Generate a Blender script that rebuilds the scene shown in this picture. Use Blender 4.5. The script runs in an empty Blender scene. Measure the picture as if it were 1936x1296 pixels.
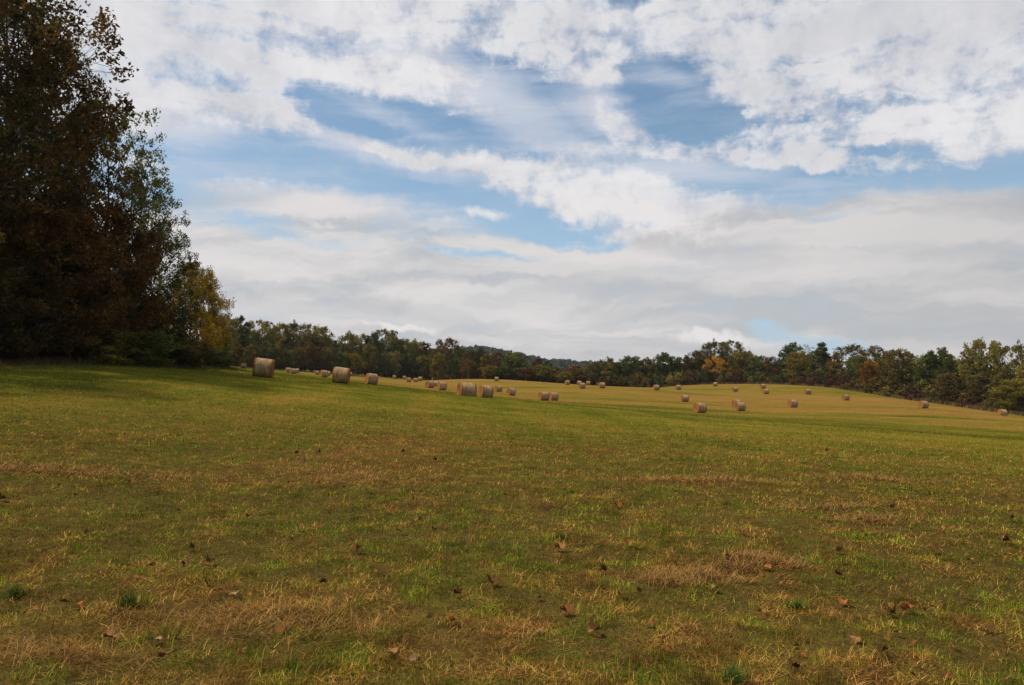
import bpy, math, random
import numpy as np
from mathutils import Vector, Matrix

# ------------------------------------------------------------------ camera
scene = bpy.context.scene
COL = scene.collection
F = 1476.6            # focal length in photo pixels (18 mm on a 23.6 mm sensor)
CAMH = 1.62
PITCH = math.atan(52 / F)
camd = bpy.data.cameras.new("camera")
camd.lens = 18.0
camd.sensor_width = 23.6
camd.clip_end = 12000
camd.clip_start = 0.1
cam = bpy.data.objects.new("camera", camd)
COL.objects.link(cam)
cam.location = (0, 0, CAMH)
cam.rotation_euler = (math.pi / 2 + PITCH, 0, 0)
scene.camera = cam
scene.view_settings.view_transform = 'Standard'
scene.view_settings.look = 'None'
scene.view_settings.exposure = 0.0
scene.view_settings.gamma = 1.0
scene.cycles.max_bounces = 6
scene.cycles.diffuse_bounces = 3
scene.cycles.transparent_max_bounces = 4

SUN_AZ, SUN_EL = math.radians(-80), math.radians(57)


def ray(u, v):
    """direction through a photo pixel, scaled to one metre of depth along +Y"""
    X, Y = (u - 968) / F, (648 - v) / F
    y = math.cos(PITCH) - Y * math.sin(PITCH)
    z = math.sin(PITCH) + Y * math.cos(PITCH)
    return X / y, z / y


def pt(u, v, d):
    x, z = ray(u, v)
    return x * d, d, CAMH + z * d


# ------------------------------------------------------------------ node helpers
def N(nt, typ, **kw):
    n = nt.nodes.new(typ)
    for k, v in kw.items():
        if k.startswith('_'):
            setattr(n, k[1:], v)
    return n


def setin(nt, sock, v):
    if isinstance(v, bpy.types.NodeSocket):
        nt.links.new(v, sock)
    elif v is not None:
        sock.default_value = v


def M(nt, op, a, b=None, c=None, clamp=False):
    n = nt.nodes.new('ShaderNodeMath')
    n.operation = op
    n.use_clamp = clamp
    for i, v in enumerate((a, b, c)):
        setin(nt, n.inputs[i], v)
    return n.outputs[0]


def MR(nt, v, a, b, c=0.0, d=1.0, smooth=True):
    n = nt.nodes.new('ShaderNodeMapRange')
    n.interpolation_type = 'SMOOTHSTEP' if smooth else 'LINEAR'
    for i, q in enumerate((v, a, b, c, d)):
        setin(nt, n.inputs[i], q)
    return n.outputs[0]


def MIX(nt, f, a, b, mode='MIX'):
    n = nt.nodes.new('ShaderNodeMix')
    n.data_type = 'RGBA'
    n.blend_type = mode
    setin(nt, n.inputs[0], f)
    for i, v in ((6, a), (7, b)):
        if isinstance(v, (tuple, list)):
            v = tuple(v) + ((1.0,) if len(v) == 3 else ())
        setin(nt, n.inputs[i], v)
    return n.outputs[2]


def NOISE(nt, vec, scale, detail=4.0, rough=0.5, dist=0.0, out=0):
    n = nt.nodes.new('ShaderNodeTexNoise')
    setin(nt, n.inputs['Vector'], vec)
    n.inputs['Scale'].default_value = scale
    n.inputs['Detail'].default_value = detail
    n.inputs['Roughness'].default_value = rough
    n.inputs['Distortion'].default_value = dist
    return n.outputs[out]


def VM(nt, op, a, b=None, s=None):
    n = nt.nodes.new('ShaderNodeVectorMath')
    n.operation = op
    setin(nt, n.inputs[0], a)
    setin(nt, n.inputs[1], b)
    if s is not None:
        setin(nt, n.inputs['Scale'], s)
    return n.outputs[1] if op == 'LENGTH' else n.outputs[0]


# ------------------------------------------------------------------ sky
world = bpy.data.worlds.new("World")
scene.world = world
world.use_nodes = True
wt = world.node_tree
wt.nodes.clear()
tc = wt.nodes.new('ShaderNodeTexCoord')
sep = wt.nodes.new('ShaderNodeSeparateXYZ')
wt.links.new(tc.outputs['Generated'], sep.inputs[0])
K = F / 100
az = M(wt, 'MULTIPLY', M(wt, 'ARCTAN2', sep.outputs[0], sep.outputs[1]), K)
el = M(wt, 'MULTIPLY', M(wt, 'ARCSINE', sep.outputs[2]), K)
cmb = wt.nodes.new('ShaderNodeCombineXYZ')
wt.links.new(az, cmb.inputs[0])
wt.links.new(el, cmb.inputs[1])
P = cmb.outputs[0]                      # 1 unit = 100 photo pixels of arc
# cloud-sheet coordinates (perspective of a flat layer overhead)
den = M(wt, 'ADD', M(wt, 'MAXIMUM', sep.outputs[2], 0.0), 0.14)
cs = wt.nodes.new('ShaderNodeCombineXYZ')
wt.links.new(M(wt, 'DIVIDE', sep.outputs[0], den), cs.inputs[0])
wt.links.new(M(wt, 'DIVIDE', sep.outputs[1], den), cs.inputs[1])
S = cs.outputs[0]


def skypos(u, v):
    x, z = ray(u, v)
    return math.atan2(x, 1) * K, math.asin(z / math.sqrt(1 + x * x + z * z)) * K


w1 = VM(wt, 'SUBTRACT', NOISE(wt, P, 0.55, 3, 0.55, out=1), (0.5, 0.5, 0.5))
w2 = VM(wt, 'SUBTRACT', NOISE(wt, P, 2.3, 6, 0.62, out=1), (0.5, 0.5, 0.5))
warp = VM(wt, 'ADD', VM(wt, 'MULTIPLY', w1, (1.1, 0.45, 0)), VM(wt, 'MULTIPLY', w2, (0.55, 0.32, 0)))
PW = VM(wt, 'ADD', P, warp)


def blobs(lst, vec, base=0.0):
    acc = None
    for (u, v, rx, ry, rot, w) in lst:
        x, y = skypos(u, v)
        m = wt.nodes.new('ShaderNodeMapping')
        m.vector_type = 'TEXTURE'
        m.inputs['Location'].default_value = (x, y, 0)
        m.inputs['Rotation'].default_value = (0, 0, math.radians(-rot))
        m.inputs['Scale'].default_value = (rx / 100, ry / 100, 1)
        wt.links.new(vec, m.inputs[0])
        g = wt.nodes.new('ShaderNodeTexGradient')
        g.gradient_type = 'SPHERICAL'
        wt.links.new(m.outputs[0], g.inputs[0])
        acc = M(wt, 'MULTIPLY_ADD', g.outputs[1], w, acc if acc is not None else base)
    return acc


WHITE = [
    (250, 30, 640, 200, 0, 2.6), (150, 170, 330, 120, 5, 1.3), (440, 175, 190, 70, 16, 1.4), (330, 215, 110, 40, 0, .4),
    (800, 30, 420, 110, 0, 1.2), (1000, 60, 300, 100, 5, 1.3), (620, 110, 260, 70, 12, .7),
    (870, 165, 330, 75, 20, .75), (770, 235, 120, 18, 16, .5),
    (660, 265, 300, 24, 13, .95), (850, 315, 200, 34, 10, 1.0), (1010, 330, 170, 60, 18, 1.1),
    (1130, 285, 180, 55, 18, 1.1), (1190, 390, 290, 80, 10, 1.9), (1370, 395, 160, 38, 4, 1.0), (1225, 450, 110, 32, 10, 1.0),
    (1110, 140, 120, 50, 50, 1.0), (1210, 255, 220, 30, 26, 1.1), (1400, 280, 280, 42, 8, 1.3), (1600, 322, 240, 34, 6, 1.1),
    (1760, 60, 640, 200, 0, 2.0), (1480, 190, 260, 120, 30, 1.25), (1800, 200, 330, 120, 0, 1.2), (1590, 240, 95, 75, 0, 1.0),
    (1440, 110, 170, 90, 10, .8), (1270, 20, 280, 60, 0, .9), (1900, 250, 200, 60, 0, .6),
    (1165, 96, 50, 30, 0, .9), (1245, 96, 75, 40, 0, .9), (1165, 128, 46, 30, 0, .9),
    (915, 403, 95, 20, 3, 1.0),
    (560, 350, 340, 50, 6, .5),
    (480, 285, 260, 62, 4, -1.5), (610, 185, 150, 62, 20, -1.8), (790, 225, 160, 40, 16, -.8), (860, 95, 70, 34, 20, -.9), (330, 235, 80, 30, 0, -.4), (720, 300, 200, 20, 12, -.5), (1200, 80, 140, 80, 20, -.9), (1320, 180, 190, 90, 20, -1.6), (1640, 290, 130, 36, 0, -1.3),
    (1880, 342, 220, 32, 0, -1.8), (1010, 200, 220, 62, 35, -1.5), (1330, 322, 220, 22, 10, -1.0),
    (850, 375, 260, 40, 14, -.9), (1500, 345, 130, 14, 0, -.9), (880, 255, 170, 30, 16, -.7), (1160, 215, 120, 30, 40, -.3), (1720, 345, 160, 16, 0, -.6),
]
GREY = [
    (640, 400, 430, 85, 9, 1.0), (430, 480, 420, 130, 0, .9), (900, 565, 1300, 110, 0, 2.4), (1550, 580, 1100, 190, 0, 2.4),
    (1720, 430, 480, 80, 0, 2.0), (1300, 450, 190, 45, -14, 1.3), (950, 465, 240, 40, 8, .7), (0, 520, 900, 200, 0, 1.6),
    (930, 486, 220, 18, 4, -1.9), (630, 470, 170, 24, 6, -1.0), (1440, 606, 130, 36, 4, -2.9), (1555, 650, 160, 30, 6, -2.4),
    (650, 600, 170, 20, 4, -1.7), (900, 616, 120, 14, 0, -1.6), (1060, 445, 210, 38, 18, -1.6),
    (1590, 415, 170, 16, -4, -1.3), (480, 425, 130, 30, 4, -.8), (700, 430, 1000, 30, 4, -.15), (900, 690, 2400, 45, 0, .8),
]
sheet = NOISE(wt, S, 1.1, 9, 0.6, 0.6)
sky = wt.nodes.new('ShaderNodeTexSky')
sky.sky_type = 'NISHITA'
sky.sun_disc = False
sky.sun_elevation = SUN_EL
sky.sun_rotation = SUN_AZ % (2 * math.pi)
sky.altitude = 150
sky.air_density = 1.0
sky.dust_density = 0.8
sky.ozone_density = 1.3
skyc = VM(wt, 'MULTIPLY', VM(wt, 'SCALE', sky.outputs[0], s=0.112), (0.94, 1.035, 1.01))
# haze whitening low down
skyc = MIX(wt, MR(wt, el, 5.0, 0.3, 0.0, 0.7), skyc, (0.42, 0.59, 0.80))
# thin veil
skyc = MIX(wt, MR(wt, sheet, 0.40, 0.75, 0.0, 0.22), skyc, (0.62, 0.68, 0.78))
puff = NOISE(wt, P, 1.25, 9, 0.62, 0.25)
fine = NOISE(wt, P, 4.5, 6, 0.6, 0.3)
strm = VM(wt, 'MULTIPLY', PW, (0.22, 1.35, 1))
streak = NOISE(wt, strm, 1.0, 6, 0.55, 0.4)
away = MR(wt, M(wt, 'ABSOLUTE', az), 11.5, 16.0)       # the sky outside the view: broken cloud of the same kind
dw = blobs(WHITE, PW, 0.03)
dw = M(wt, 'MULTIPLY_ADD', away, 0.5, dw)
dw = M(wt, 'MULTIPLY_ADD', MR(wt, el, 7.3, 12.0), 0.5, dw)
dw = M(wt, 'ADD', M(wt, 'MULTIPLY', M(wt, 'MINIMUM', dw, 1.2), 0.8), M(wt, 'MULTIPLY', M(wt, 'SUBTRACT', puff, 0.5), 0.8))
dw = M(wt, 'ADD', dw, M(wt, 'MULTIPLY', M(wt, 'SUBTRACT', sheet, 0.5), 0.7))
wm = wt.nodes.new('ShaderNodeMapping')
wm.vector_type = 'POINT'
wm.inputs['Rotation'].default_value = (0, 0, math.radians(17))
wm.inputs['Scale'].default_value = (0.22, 1.7, 1)
wt.links.new(PW, wm.inputs[0])
wisp = NOISE(wt, wm.outputs[0], 1.0, 8, 0.62, 0.35)
skyc = MIX(wt, MR(wt, wisp, 0.46, 0.74, 0.0, 0.30), skyc, (0.60, 0.64, 0.74))
dw = M(wt, 'ADD', dw, M(wt, 'MULTIPLY', M(wt, 'SUBTRACT', wisp, 0.5), 2.6))
dw = M(wt, 'ADD', dw, M(wt, 'MULTIPLY', M(wt, 'SUBTRACT', fine, 0.5), 0.95))
# ripples of small puffs in the thinner cloud on the right
rm = wt.nodes.new('ShaderNodeTexVoronoi')
rm.feature = 'SMOOTH_F1'
rm.inputs['Scale'].default_value = 2.6
rm.inputs['Smoothness'].default_value = 0.6
wt.links.new(VM(wt, 'MULTIPLY', VM(wt, 'ADD', P, VM(wt, 'SCALE', w2, s=0.9)), (0.8, 1.3, 1)), rm.inputs['Vector'])
rip = blobs([(1600, 250, 420, 130, 10, 1.4), (1000, 90, 330, 70, 15, 1.1), (1120, 320, 260, 70, 15, .8)], P)
dw = M(wt, 'SUBTRACT', dw, M(wt, 'MULTIPLY', rip, M(wt, 'SUBTRACT', rm.outputs['Distance'], 0.28)))
aw = MR(wt, dw, 0.04, 1.0)
dg = blobs(GREY, PW, 0.0)
dg = M(wt, 'MULTIPLY_ADD', away, M(wt, 'MULTIPLY', MR(wt, el, 5.0, 0.5), 1.0), dg)
dg = M(wt, 'ADD', M(wt, 'MULTIPLY', M(wt, 'MINIMUM', dg, 1.3), 0.75), M(wt, 'MULTIPLY', M(wt, 'SUBTRACT', puff, 0.5), 0.7))
dg = M(wt, 'ADD', dg, M(wt, 'MULTIPLY', M(wt, 'SUBTRACT', streak, 0.5), 1.3))
ag = MR(wt, dg, 0.12, 1.0)

wv = wt.nodes.new('ShaderNodeMapping')
wv.inputs['Rotation'].default_value = (0, 0, math.radians(17))
wv.inputs['Scale'].default_value = (0.22, 1.7, 1)
wt.links.new(P, wv.inputs[0])
wisp_v = NOISE(wt, wv.outputs[0], 1.3, 6, 0.6, 0.3)
VEIL = [(900, 170, 330, 75, 20, 1.2), (760, 235, 170, 30, 16, .8), (700, 285, 330, 34, 13, 1.0), (1250, 130, 190, 60, 35, .4), (1330, 60, 260, 50, 10, .5),
        (1180, 330, 330, 60, 14, .8), (1420, 330, 260, 34, 10, .7), (560, 360, 320, 50, 5, .7), (350, 250, 150, 60, 0, .9), (1130, 190, 140, 60, 40, .9)]
veil = blobs(VEIL, VM(wt, 'ADD', P, VM(wt, 'MULTIPLY', w2, (0.5, 0.25, 0))))
veil = M(wt, 'ADD', veil, M(wt, 'MULTIPLY', M(wt, 'SUBTRACT', wisp_v, 0.5), 1.6))
skyc = MIX(wt, MR(wt, veil, 0.05, 1.3, 0.0, 0.66), skyc, (0.66, 0.685, 0.76))
wcol = MIX(wt, MR(wt, puff, 0.35, 0.62), (0.58, 0.59, 0.65), (0.84, 0.83, 0.835))
VEIL = [(900, 170, 330, 75, 20, 1.2), (760, 235, 170, 30, 16, .8), (700, 285, 330, 34, 13, 1.0), (1250, 130, 190, 60, 35, .4), (1330, 60, 260, 50, 10, .5),
        (1180, 330, 330, 60, 14, .8), (1420, 330, 260, 34, 10, .7), (560, 360, 320, 50, 5, .7), (350, 250, 150, 60, 0, .9), (1130, 190, 140, 60, 40, .9)]
veil = blobs(VEIL, VM(wt, 'ADD', P, VM(wt, 'MULTIPLY', w2, (0.5, 0.25, 0))))
veil = M(wt, 'ADD', veil, M(wt, 'MULTIPLY', M(wt, 'SUBTRACT', wisp_v, 0.5), 1.6))
skyc = MIX(wt, MR(wt, veil, 0.05, 1.3, 0.0, 0.66), skyc, (0.66, 0.685, 0.76))
wcol = MIX(wt, MR(wt, dw, 0.55, 1.15, 0.0, 0.75), wcol, MIX(wt, MR(wt, sheet, 0.4, 0.6), (0.64, 0.64, 0.67), (0.82, 0.81, 0.82)))
right = MR(wt, az, 2.5, 9.0, 0.0, 1.0)
gcol = MIX(wt, MR(wt, streak, 0.38, 0.62), (0.52, 0.52, 0.53), (0.77, 0.73, 0.71))
gcol = MIX(wt, M(wt, 'MULTIPLY', right, 0.75), gcol, MIX(wt, MR(wt, streak, 0.4, 0.65), (0.46, 0.46, 0.47), (0.62, 0.59, 0.575)))
glow = blobs([(1250, 500, 420, 40, 2, 1.0), (450, 580, 380, 28, 3, 1.0), (1150, 690, 500, 22, 0, 1.0), (480, 360, 260, 40, 5, .8)], PW)
gcol = MIX(wt, M(wt, 'MULTIPLY', glow, 0.7, clamp=True), gcol, (0.78, 0.72, 0.70))
col = MIX(wt, M(wt, 'MULTIPLY', aw, 0.97), skyc, wcol)
col = MIX(wt, M(wt, 'MULTIPLY', ag, 0.92), col, gcol)
lit = blobs([(1343, 637, 85, 22, 3, 1.7), (780, 617, 130, 13, 5, 1.2), (915, 403, 95, 18, 3, 1.0), (1190, 400, 260, 60, 12, 1.3),
             (622, 428, 50, 12, 0, .7)], PW)
lit = M(wt, 'ADD', lit, M(wt, 'MULTIPLY', M(wt, 'SUBTRACT', fine, 0.5), 1.1))
col = MIX(wt, MR(wt, lit, 0.2, 1.0, 0.0, 0.85), col, (0.84, 0.81, 0.80))
below = MR(wt, sep.outputs[2], 0.0, -0.05)
col = MIX(wt, below, col, (0.10, 0.09, 0.05))
bg = wt.nodes.new('ShaderNodeBackground')
wt.links.new(col, bg.inputs[0])
bg.inputs[1].default_value = 1.0
wo = wt.nodes.new('ShaderNodeOutputWorld')
wt.links.new(bg.outputs[0], wo.inputs[0])
world.cycles.sampling_method = 'MANUAL'
world.cycles.sample_map_resolution = 512

# ------------------------------------------------------------------ sun (veiled by thin cloud)
sl = bpy.data.lights.new("sun", 'SUN')
sl.energy = 4.1
sl.angle = math.radians(3)
sl.color = (1.0, 0.86, 0.68)
sun = bpy.data.objects.new("sun", sl)
COL.objects.link(sun)
sd = Vector((math.sin(SUN_AZ) * math.cos(SUN_EL), math.cos(SUN_AZ) * math.cos(SUN_EL), math.sin(SUN_EL)))
sun.rotation_euler = sd.to_track_quat('Z', 'Y').to_euler()

# ================================================================== helpers for meshes
rng = np.random.default_rng(7)


def hashn(ix, iy, seed):
    h = (ix.astype(np.int64) * 374761393 + iy.astype(np.int64) * 668265263 + seed * 974634777) & 0xFFFFFFFF
    h = ((h ^ (h >> 13)) * 1274126177) & 0xFFFFFFFF
    return ((h ^ (h >> 16)) & 0xFFFFFF) / float(0xFFFFFF)


def vnoise(x, y, seed=0):
    x = np.asarray(x, float); y = np.asarray(y, float)
    ix, iy = np.floor(x), np.floor(y)
    fx, fy = x - ix, y - iy
    fx = fx * fx * (3 - 2 * fx); fy = fy * fy * (3 - 2 * fy)
    a, b = hashn(ix, iy, seed), hashn(ix + 1, iy, seed)
    c, d = hashn(ix, iy + 1, seed), hashn(ix + 1, iy + 1, seed)
    return (a * (1 - fx) + b * fx) * (1 - fy) + (c * (1 - fx) + d * fx) * fy


def fbm(x, y, seed=0, octv=4, gain=0.55):
    t, amp, tot = 0, 1.0, 0
    for k in range(octv):
        t = t + amp * vnoise(x * 2 ** k + 17.3 * k, y * 2 ** k - 9.1 * k, seed + k)
        tot += amp
        amp *= gain
    return t / tot


def sst(x, a, b):
    t = np.clip((x - a) / (b - a), 0, 1)
    return t * t * (3 - 2 * t)


def mesh_np(name, co, faces, fsize, mats=(), smooth=False, attrs=None):
    """co (n,3); faces flat index array with fsize verts per face (or a list of (array, size))"""
    me = bpy.data.meshes.new(name)
    co = np.asarray(co, np.float32)
    groups = faces if isinstance(faces, list) else [(faces, fsize)]
    loops = np.concatenate([np.asarray(f, np.int32).ravel() for f, s in groups])
    sizes = np.concatenate([np.full(np.asarray(f).size // s, s, np.int32) for f, s in groups])
    starts = np.concatenate(([0], np.cumsum(sizes)[:-1])).astype(np.int32)
    me.vertices.add(len(co))
    me.vertices.foreach_set('co', co.ravel())
    me.loops.add(len(loops))
    me.loops.foreach_set('vertex_index', loops)
    me.polygons.add(len(sizes))
    me.polygons.foreach_set('loop_start', starts)
    me.polygons.foreach_set('loop_total', sizes)
    if smooth:
        me.polygons.foreach_set('use_smooth', np.ones(len(sizes), bool))
    for k, (typ, val) in (attrs or {}).items():
        a = me.attributes.new(k, typ, 'POINT')
        if typ == 'FLOAT':
            a.data.foreach_set('value', np.asarray(val, np.float32))
        else:
            c = np.ones((len(co), 4), np.float32)
            c[:, :3] = val
            a.data.foreach_set('color', c.ravel())
    for m in mats:
        me.materials.append(m)
    me.update()
    me.validate()
    return me


def link(name, me, parent=None):
    o = bpy.data.objects.new(name, me)
    COL.objects.link(o)
    if parent is not None:
        o.parent = parent
    return o


def tag(o, label=None, cat=None, group=None, kind=None):
    for k, v in (('label', label), ('category', cat), ('group', group), ('kind', kind)):
        if v:
            o[k] = v
    return o


def empty(name, loc, rz=0.0):
    o = bpy.data.objects.new(name, None)
    COL.objects.link(o)
    o.location = loc
    o.rotation_euler = (0, 0, rz)
    o.empty_display_size = 0.3
    return o


def copy_tree(root):
    c = root.copy()
    COL.objects.link(c)
    for ch in root.children:
        d = ch.copy()
        COL.objects.link(d)
        d.parent = c
    return c


def mat(name, rough=0.8, spec=0.2):
    m = bpy.data.materials.new(name)
    m.use_nodes = True
    nt = m.node_tree
    b = nt.nodes['Principled BSDF']
    b.inputs['Roughness'].default_value = rough
    b.inputs['Specular IOR Level'].default_value = spec
    return m, nt, b


def ATTR(nt, name, out=2):
    n = nt.nodes.new('ShaderNodeAttribute')
    n.attribute_name = name
    return n.outputs[out]


def RAMP(nt, f, stops):
    n = nt.nodes.new('ShaderNodeValToRGB')
    e = n.color_ramp.elements
    while len(e) < len(stops):
        e.new(0.5)
    for q, (p, c) in zip(e, stops):
        q.position = p
        q.color = tuple(c) + (1,)
    nt.links.new(f, n.inputs[0])
    return n.outputs[0]


def bump(nt, b, h, strength, dist):
    n = nt.nodes.new('ShaderNodeBump')
    n.inputs['Strength'].default_value = strength
    n.inputs['Distance'].default_value = dist
    nt.links.new(h, n.inputs['Height'])
    nt.links.new(n.outputs[0], b.inputs['Normal'])


# ================================================================== hay bale catalogue
# u centre, v bottom, bale height in px, angle of the axis to the image plane (deg, + shows the left end), label
BALES = [
    (460.5, 696.7, 9.7, -18, "small pale hay bale alone between the leftmost big bale and the yellow tree"),
    (496.5, 714.0, 38.0, -8, "largest hay bale, leftmost big one, on shaded grass near the left woods"),
    (544.5, 705.0, 8.5, 20, "left one of three small touching hay bales right of the leftmost big bale"),
    (553.5, 707.0, 10.5, 14, "middle and nearest of three small touching hay bales right of the leftmost big bale"),
    (561.5, 705.6, 8.8, 0, "right one of three small touching hay bales right of the leftmost big bale"),
    (599.3, 709.0, 8.4, 12, "small hay bale standing left of an overlapping pair, before the second big bale"),
    (611.5, 714.0, 14.0, 22, "front hay bale of the overlapping pair just left of the second big bale"),
    (620.5, 711.0, 9.5, 0, "rear hay bale of the overlapping pair, nearly touching the second big bale"),
    (643.5, 725.3, 32.5, -9, "second big hay bale from the left, leaning slightly and showing its right edge"),
    (662.0, 711.5, 7.5, -10, "tiny distant hay bale peeping out right behind the second big bale"),
    (701.5, 727.4, 21.5, 17, "medium hay bale third from the left, alone with its left end showing"),
    (745.0, 716.9, 6.0, 10, "tiny half sunk hay bale against dark trees, right of the medium bale"),
    (764.3, 717.6, 5.0, 10, "faint tiny hay bale just left of the far left row by the trees"),
    (772.0, 723.0, 8.6, 20, "far hay bale at the left end of the row before the left clump of three"),
    (785.0, 723.0, 8.8, 24, "wide looking far hay bale in the middle of the far left row"),
    (794.0, 720.8, 7.5, 5, "right end hay bale of the far left row, overlapped by its neighbour"),
    (812.0, 733.8, 15.0, 38, "left and tallest hay bale of the mid clump left of the nearest central pair"),
    (818.5, 721.2, 6.2, 5, "tiny far hay bale above the mid clump, left of the two tiny ones"),
    (823.5, 731.0, 10.0, 10, "middle hay bale of the mid clump, mostly hidden between its two neighbours"),
    (831.5, 722.9, 7.0, 5, "tiny far hay bale above the mid clump, right of the two tiny ones"),
    (834.7, 738.2, 15.6, 26, "right hay bale of the mid clump, nearest to the big central pair"),
    (853.3, 726.0, 7.0, 8, "top of a hay bale barely rising over the crest above the central pair"),
    (880.7, 754.4, 33.4, 17.5, "left big hay bale of the central pair, with weathered bluish wrap"),
    (917.3, 753.0, 26.5, 24, "big hay bale right in the central pair, its orange spiral end facing left"),
    (933.8, 719.6, 6.3, 20, "left and hidden one of two tiny hay bales on the crest above the central pair"),
    (938.8, 720.8, 8.2, 5, "right one of two tiny hay bales on the crest above the central pair"),
    (960.8, 720.8, 7.3, 10, "single tiny hay bale on the crest right of the tiny pair"),
    (942.3, 740.8, 12.3, 30, "small hay bale just right and beyond the central pair"),
    (966.0, 748.3, 14.8, 32, "hay bale second to the right of the central pair, alone on tan stubble"),
    (1027.5, 757.6, 18.0, 24, "left front hay bale of the touching pair right of the picture centre"),
    (1046.2, 757.6, 16.4, 24, "right hay bale of the touching pair right of the picture centre"),
    (1040.8, 727.5, 7.0, 10, "pale hay bale top showing over the far crest, left of the long far row"),
    (1058.8, 728.3, 6.6, 10, "lower pale hay bale top over the crest, second from left in the far row"),
    (1072.4, 728.2, 10.0, 20, "rust brown hay bale in the long far row, wider than its hidden neighbours"),
    (1095.0, 728.6, 8.6, 10, "rear hay bale behind the darker bale of the overlapping trio in the far row"),
    (1100.4, 735.0, 11.6, 24, "front darker hay bale of the overlapping trio in the long far row"),
    (1111.8, 728.8, 8.1, 8, "right hay bale of the overlapping trio in the long far row"),
    (1129.3, 730.2, 6.3, 12, "small pale hay bale touching the left side of a darker bale in the far row"),
    (1138.0, 734.2, 11.5, 22, "darker hay bale right of the trio, with pale small bales on both sides"),
    (1147.8, 734.2, 6.2, 5, "very low pale hay bale top just right of the darker bale in the far row"),
    (1158.3, 731.9, 7.4, 8, "pale hay bale second from the right end of the long far row"),
    (1180.5, 734.0, 6.0, 8, "tiny hay bale top standing alone, last of the long far row before the dark trees"),
    (1225.2, 733.6, 7.2, 12, "small pale hay bale left of a larger one under the tall dark green trees"),
    (1240.6, 738.2, 10.8, 22, "hay bale right of the small pale one under the tall dark green trees"),
    (1282.0, 737.4, 9.9, 28, "hay bale at the woods edge above the lone bale on the lower slope"),
    (1294.0, 760.0, 14.8, 18, "lone upright looking hay bale on the lower slope, upper left of the nearest hill bale"),
    (1322.7, 781.0, 20.3, 36, "nearest hill hay bale, lowest in view, with a wide round end on green edge"),
    (1352.2, 730.6, 7.9, 10, "small pale hay bale below the bright orange tree"),
    (1389.7, 741.0, 9.5, 26, "hay bale on the hill between the orange tree and the stacked looking two"),
    (1442.2, 735.2, 9.6, 34, "upper hay bale of two that seem stacked on the hilltop"),
    (1447.5, 745.2, 10.3, 28, "lower hay bale of two that seem stacked on the hilltop"),
    (1393.2, 771.0, 14.4, 30, "rear hay bale of the overlapping pair on the lower slope"),
    (1399.3, 777.2, 17.8, 28, "front hay bale of the overlapping pair on the lower slope"),
    (1498.8, 771.0, 16.0, 32, "lone mid hill hay bale with pale top, right of the overlapping slope pair"),
    (1527.0, 745.2, 10.4, 30, "small hay bale on the hilltop below the dark cone shaped tree"),
    (1598.7, 757.4, 11.4, 40, "brownish hay bale on the right slope with its round end facing out"),
    (1745.5, 771.4, 15.4, 40, "hay bale at the field edge beside the red brown shrubs on the right"),
    (1894.8, 788.0, 14.0, 30, "rightmost hay bale, its foot sunk behind the curve of the slope"),
]
BH = 1.5


def bale_depth(h):
    return BH * F / h


# ================================================================== terrain height
CP = []
for (u, v, h, a, l) in BALES:
    d = bale_depth(h)
    if d > 330:
        d = 330
    CP.append(pt(u, v, d))
for (x, y, z) in [(0, 0, 0), (0, 6, 0), (5, 8, -.12), (-5, 8, .12), (0, 16, -.05), (9, 18, -.45), (-10, 18, .55), (0, 32, -.25), (18, 34, -1.3), (-16, 34, 1.35),
                  (0, 50, -.3), (30, 60, -3.1), (-24, 40, 2.1), (-45, 40, 4.0), (-60, 80, 4.0), (-20, 0, 1.2), (-45, 0, 3.0), (20, 0, -1.0), (60, 0, -3.5), (60, 60, -5),
                  (0, -40, 0), (-50, -50, 3), (50, -50, -2.5), (0, -200, 0), (-200, -200, 8), (200, -200, -8), (-200, 0, 8), (250, 0, -10), (-250, 200, 8),
                  (300, 200, -16), (300, 400, -14), (-250, 400, 6), (0, 550, -5), (-300, 600, 5), (300, 600, -10), (100, 90, -8.3), (65, 90, -5.7)]:
    CP.append((x, y, z))
EDGE = [(400, 694, 95), (420, 691.5, 235), (440, 692.5, 250), (500, 697, 275), (560, 701, 290), (640, 708, 300), (700, 711, 310), (740, 715, 320), (800, 717, 330), (850, 718.2, 300),
        (900, 716.5, 285), (960, 718.2, 280), (1040, 723.8, 285), (1130, 729.5, 290), (1190, 732.5, 290), (1235, 733.5, 300), (1260, 731, 310), (1300, 728, 310), (1400, 726.5, 305),
        (1480, 727.5, 290), (1560, 732, 265), (1640, 743.5, 235), (1700, 754, 215), (1780, 764, 195), (1850, 775, 180), (1936, 786, 165), (2060, 805, 150),
        (0, 681, 38), (100, 683, 41), (200, 687, 46), (330, 692, 62), (-200, 676, 33)]
for e in EDGE:
    CP.append(pt(*e))
# beyond the crest the ground drops behind it
for (u, v, d) in [(900, 722, 420), (1040, 728, 420), (1180, 735, 420), (800, 718, 420), (1400, 722, 400), (1600, 735, 360), (1800, 768, 300), (1936, 800, 260), (700, 712, 420), (500, 696, 400)]:
    CP.append(pt(u, v, d))
CP = np.array(CP)
SC = 100.0


def _k(r2):
    return 0.5 * r2 * np.log(r2 + 1e-12)


def _tps():
    X = CP[:, :2] / SC
    n = len(X)
    r2 = ((X[:, None] - X[None]) ** 2).sum(-1)
    lam = np.where(np.hypot(CP[:, 0], CP[:, 1]) < 70, 0.0006, 0.004)
    A = np.zeros((n + 3, n + 3))
    A[:n, :n] = _k(r2) + np.diag(lam)
    A[:n, n] = 1
    A[:n, n + 1:] = X
    A[n:, :n] = A[:n, n:].T
    b = np.zeros(n + 3)
    b[:n] = CP[:, 2]
    return np.linalg.solve(A, b)


TW = _tps()


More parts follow.
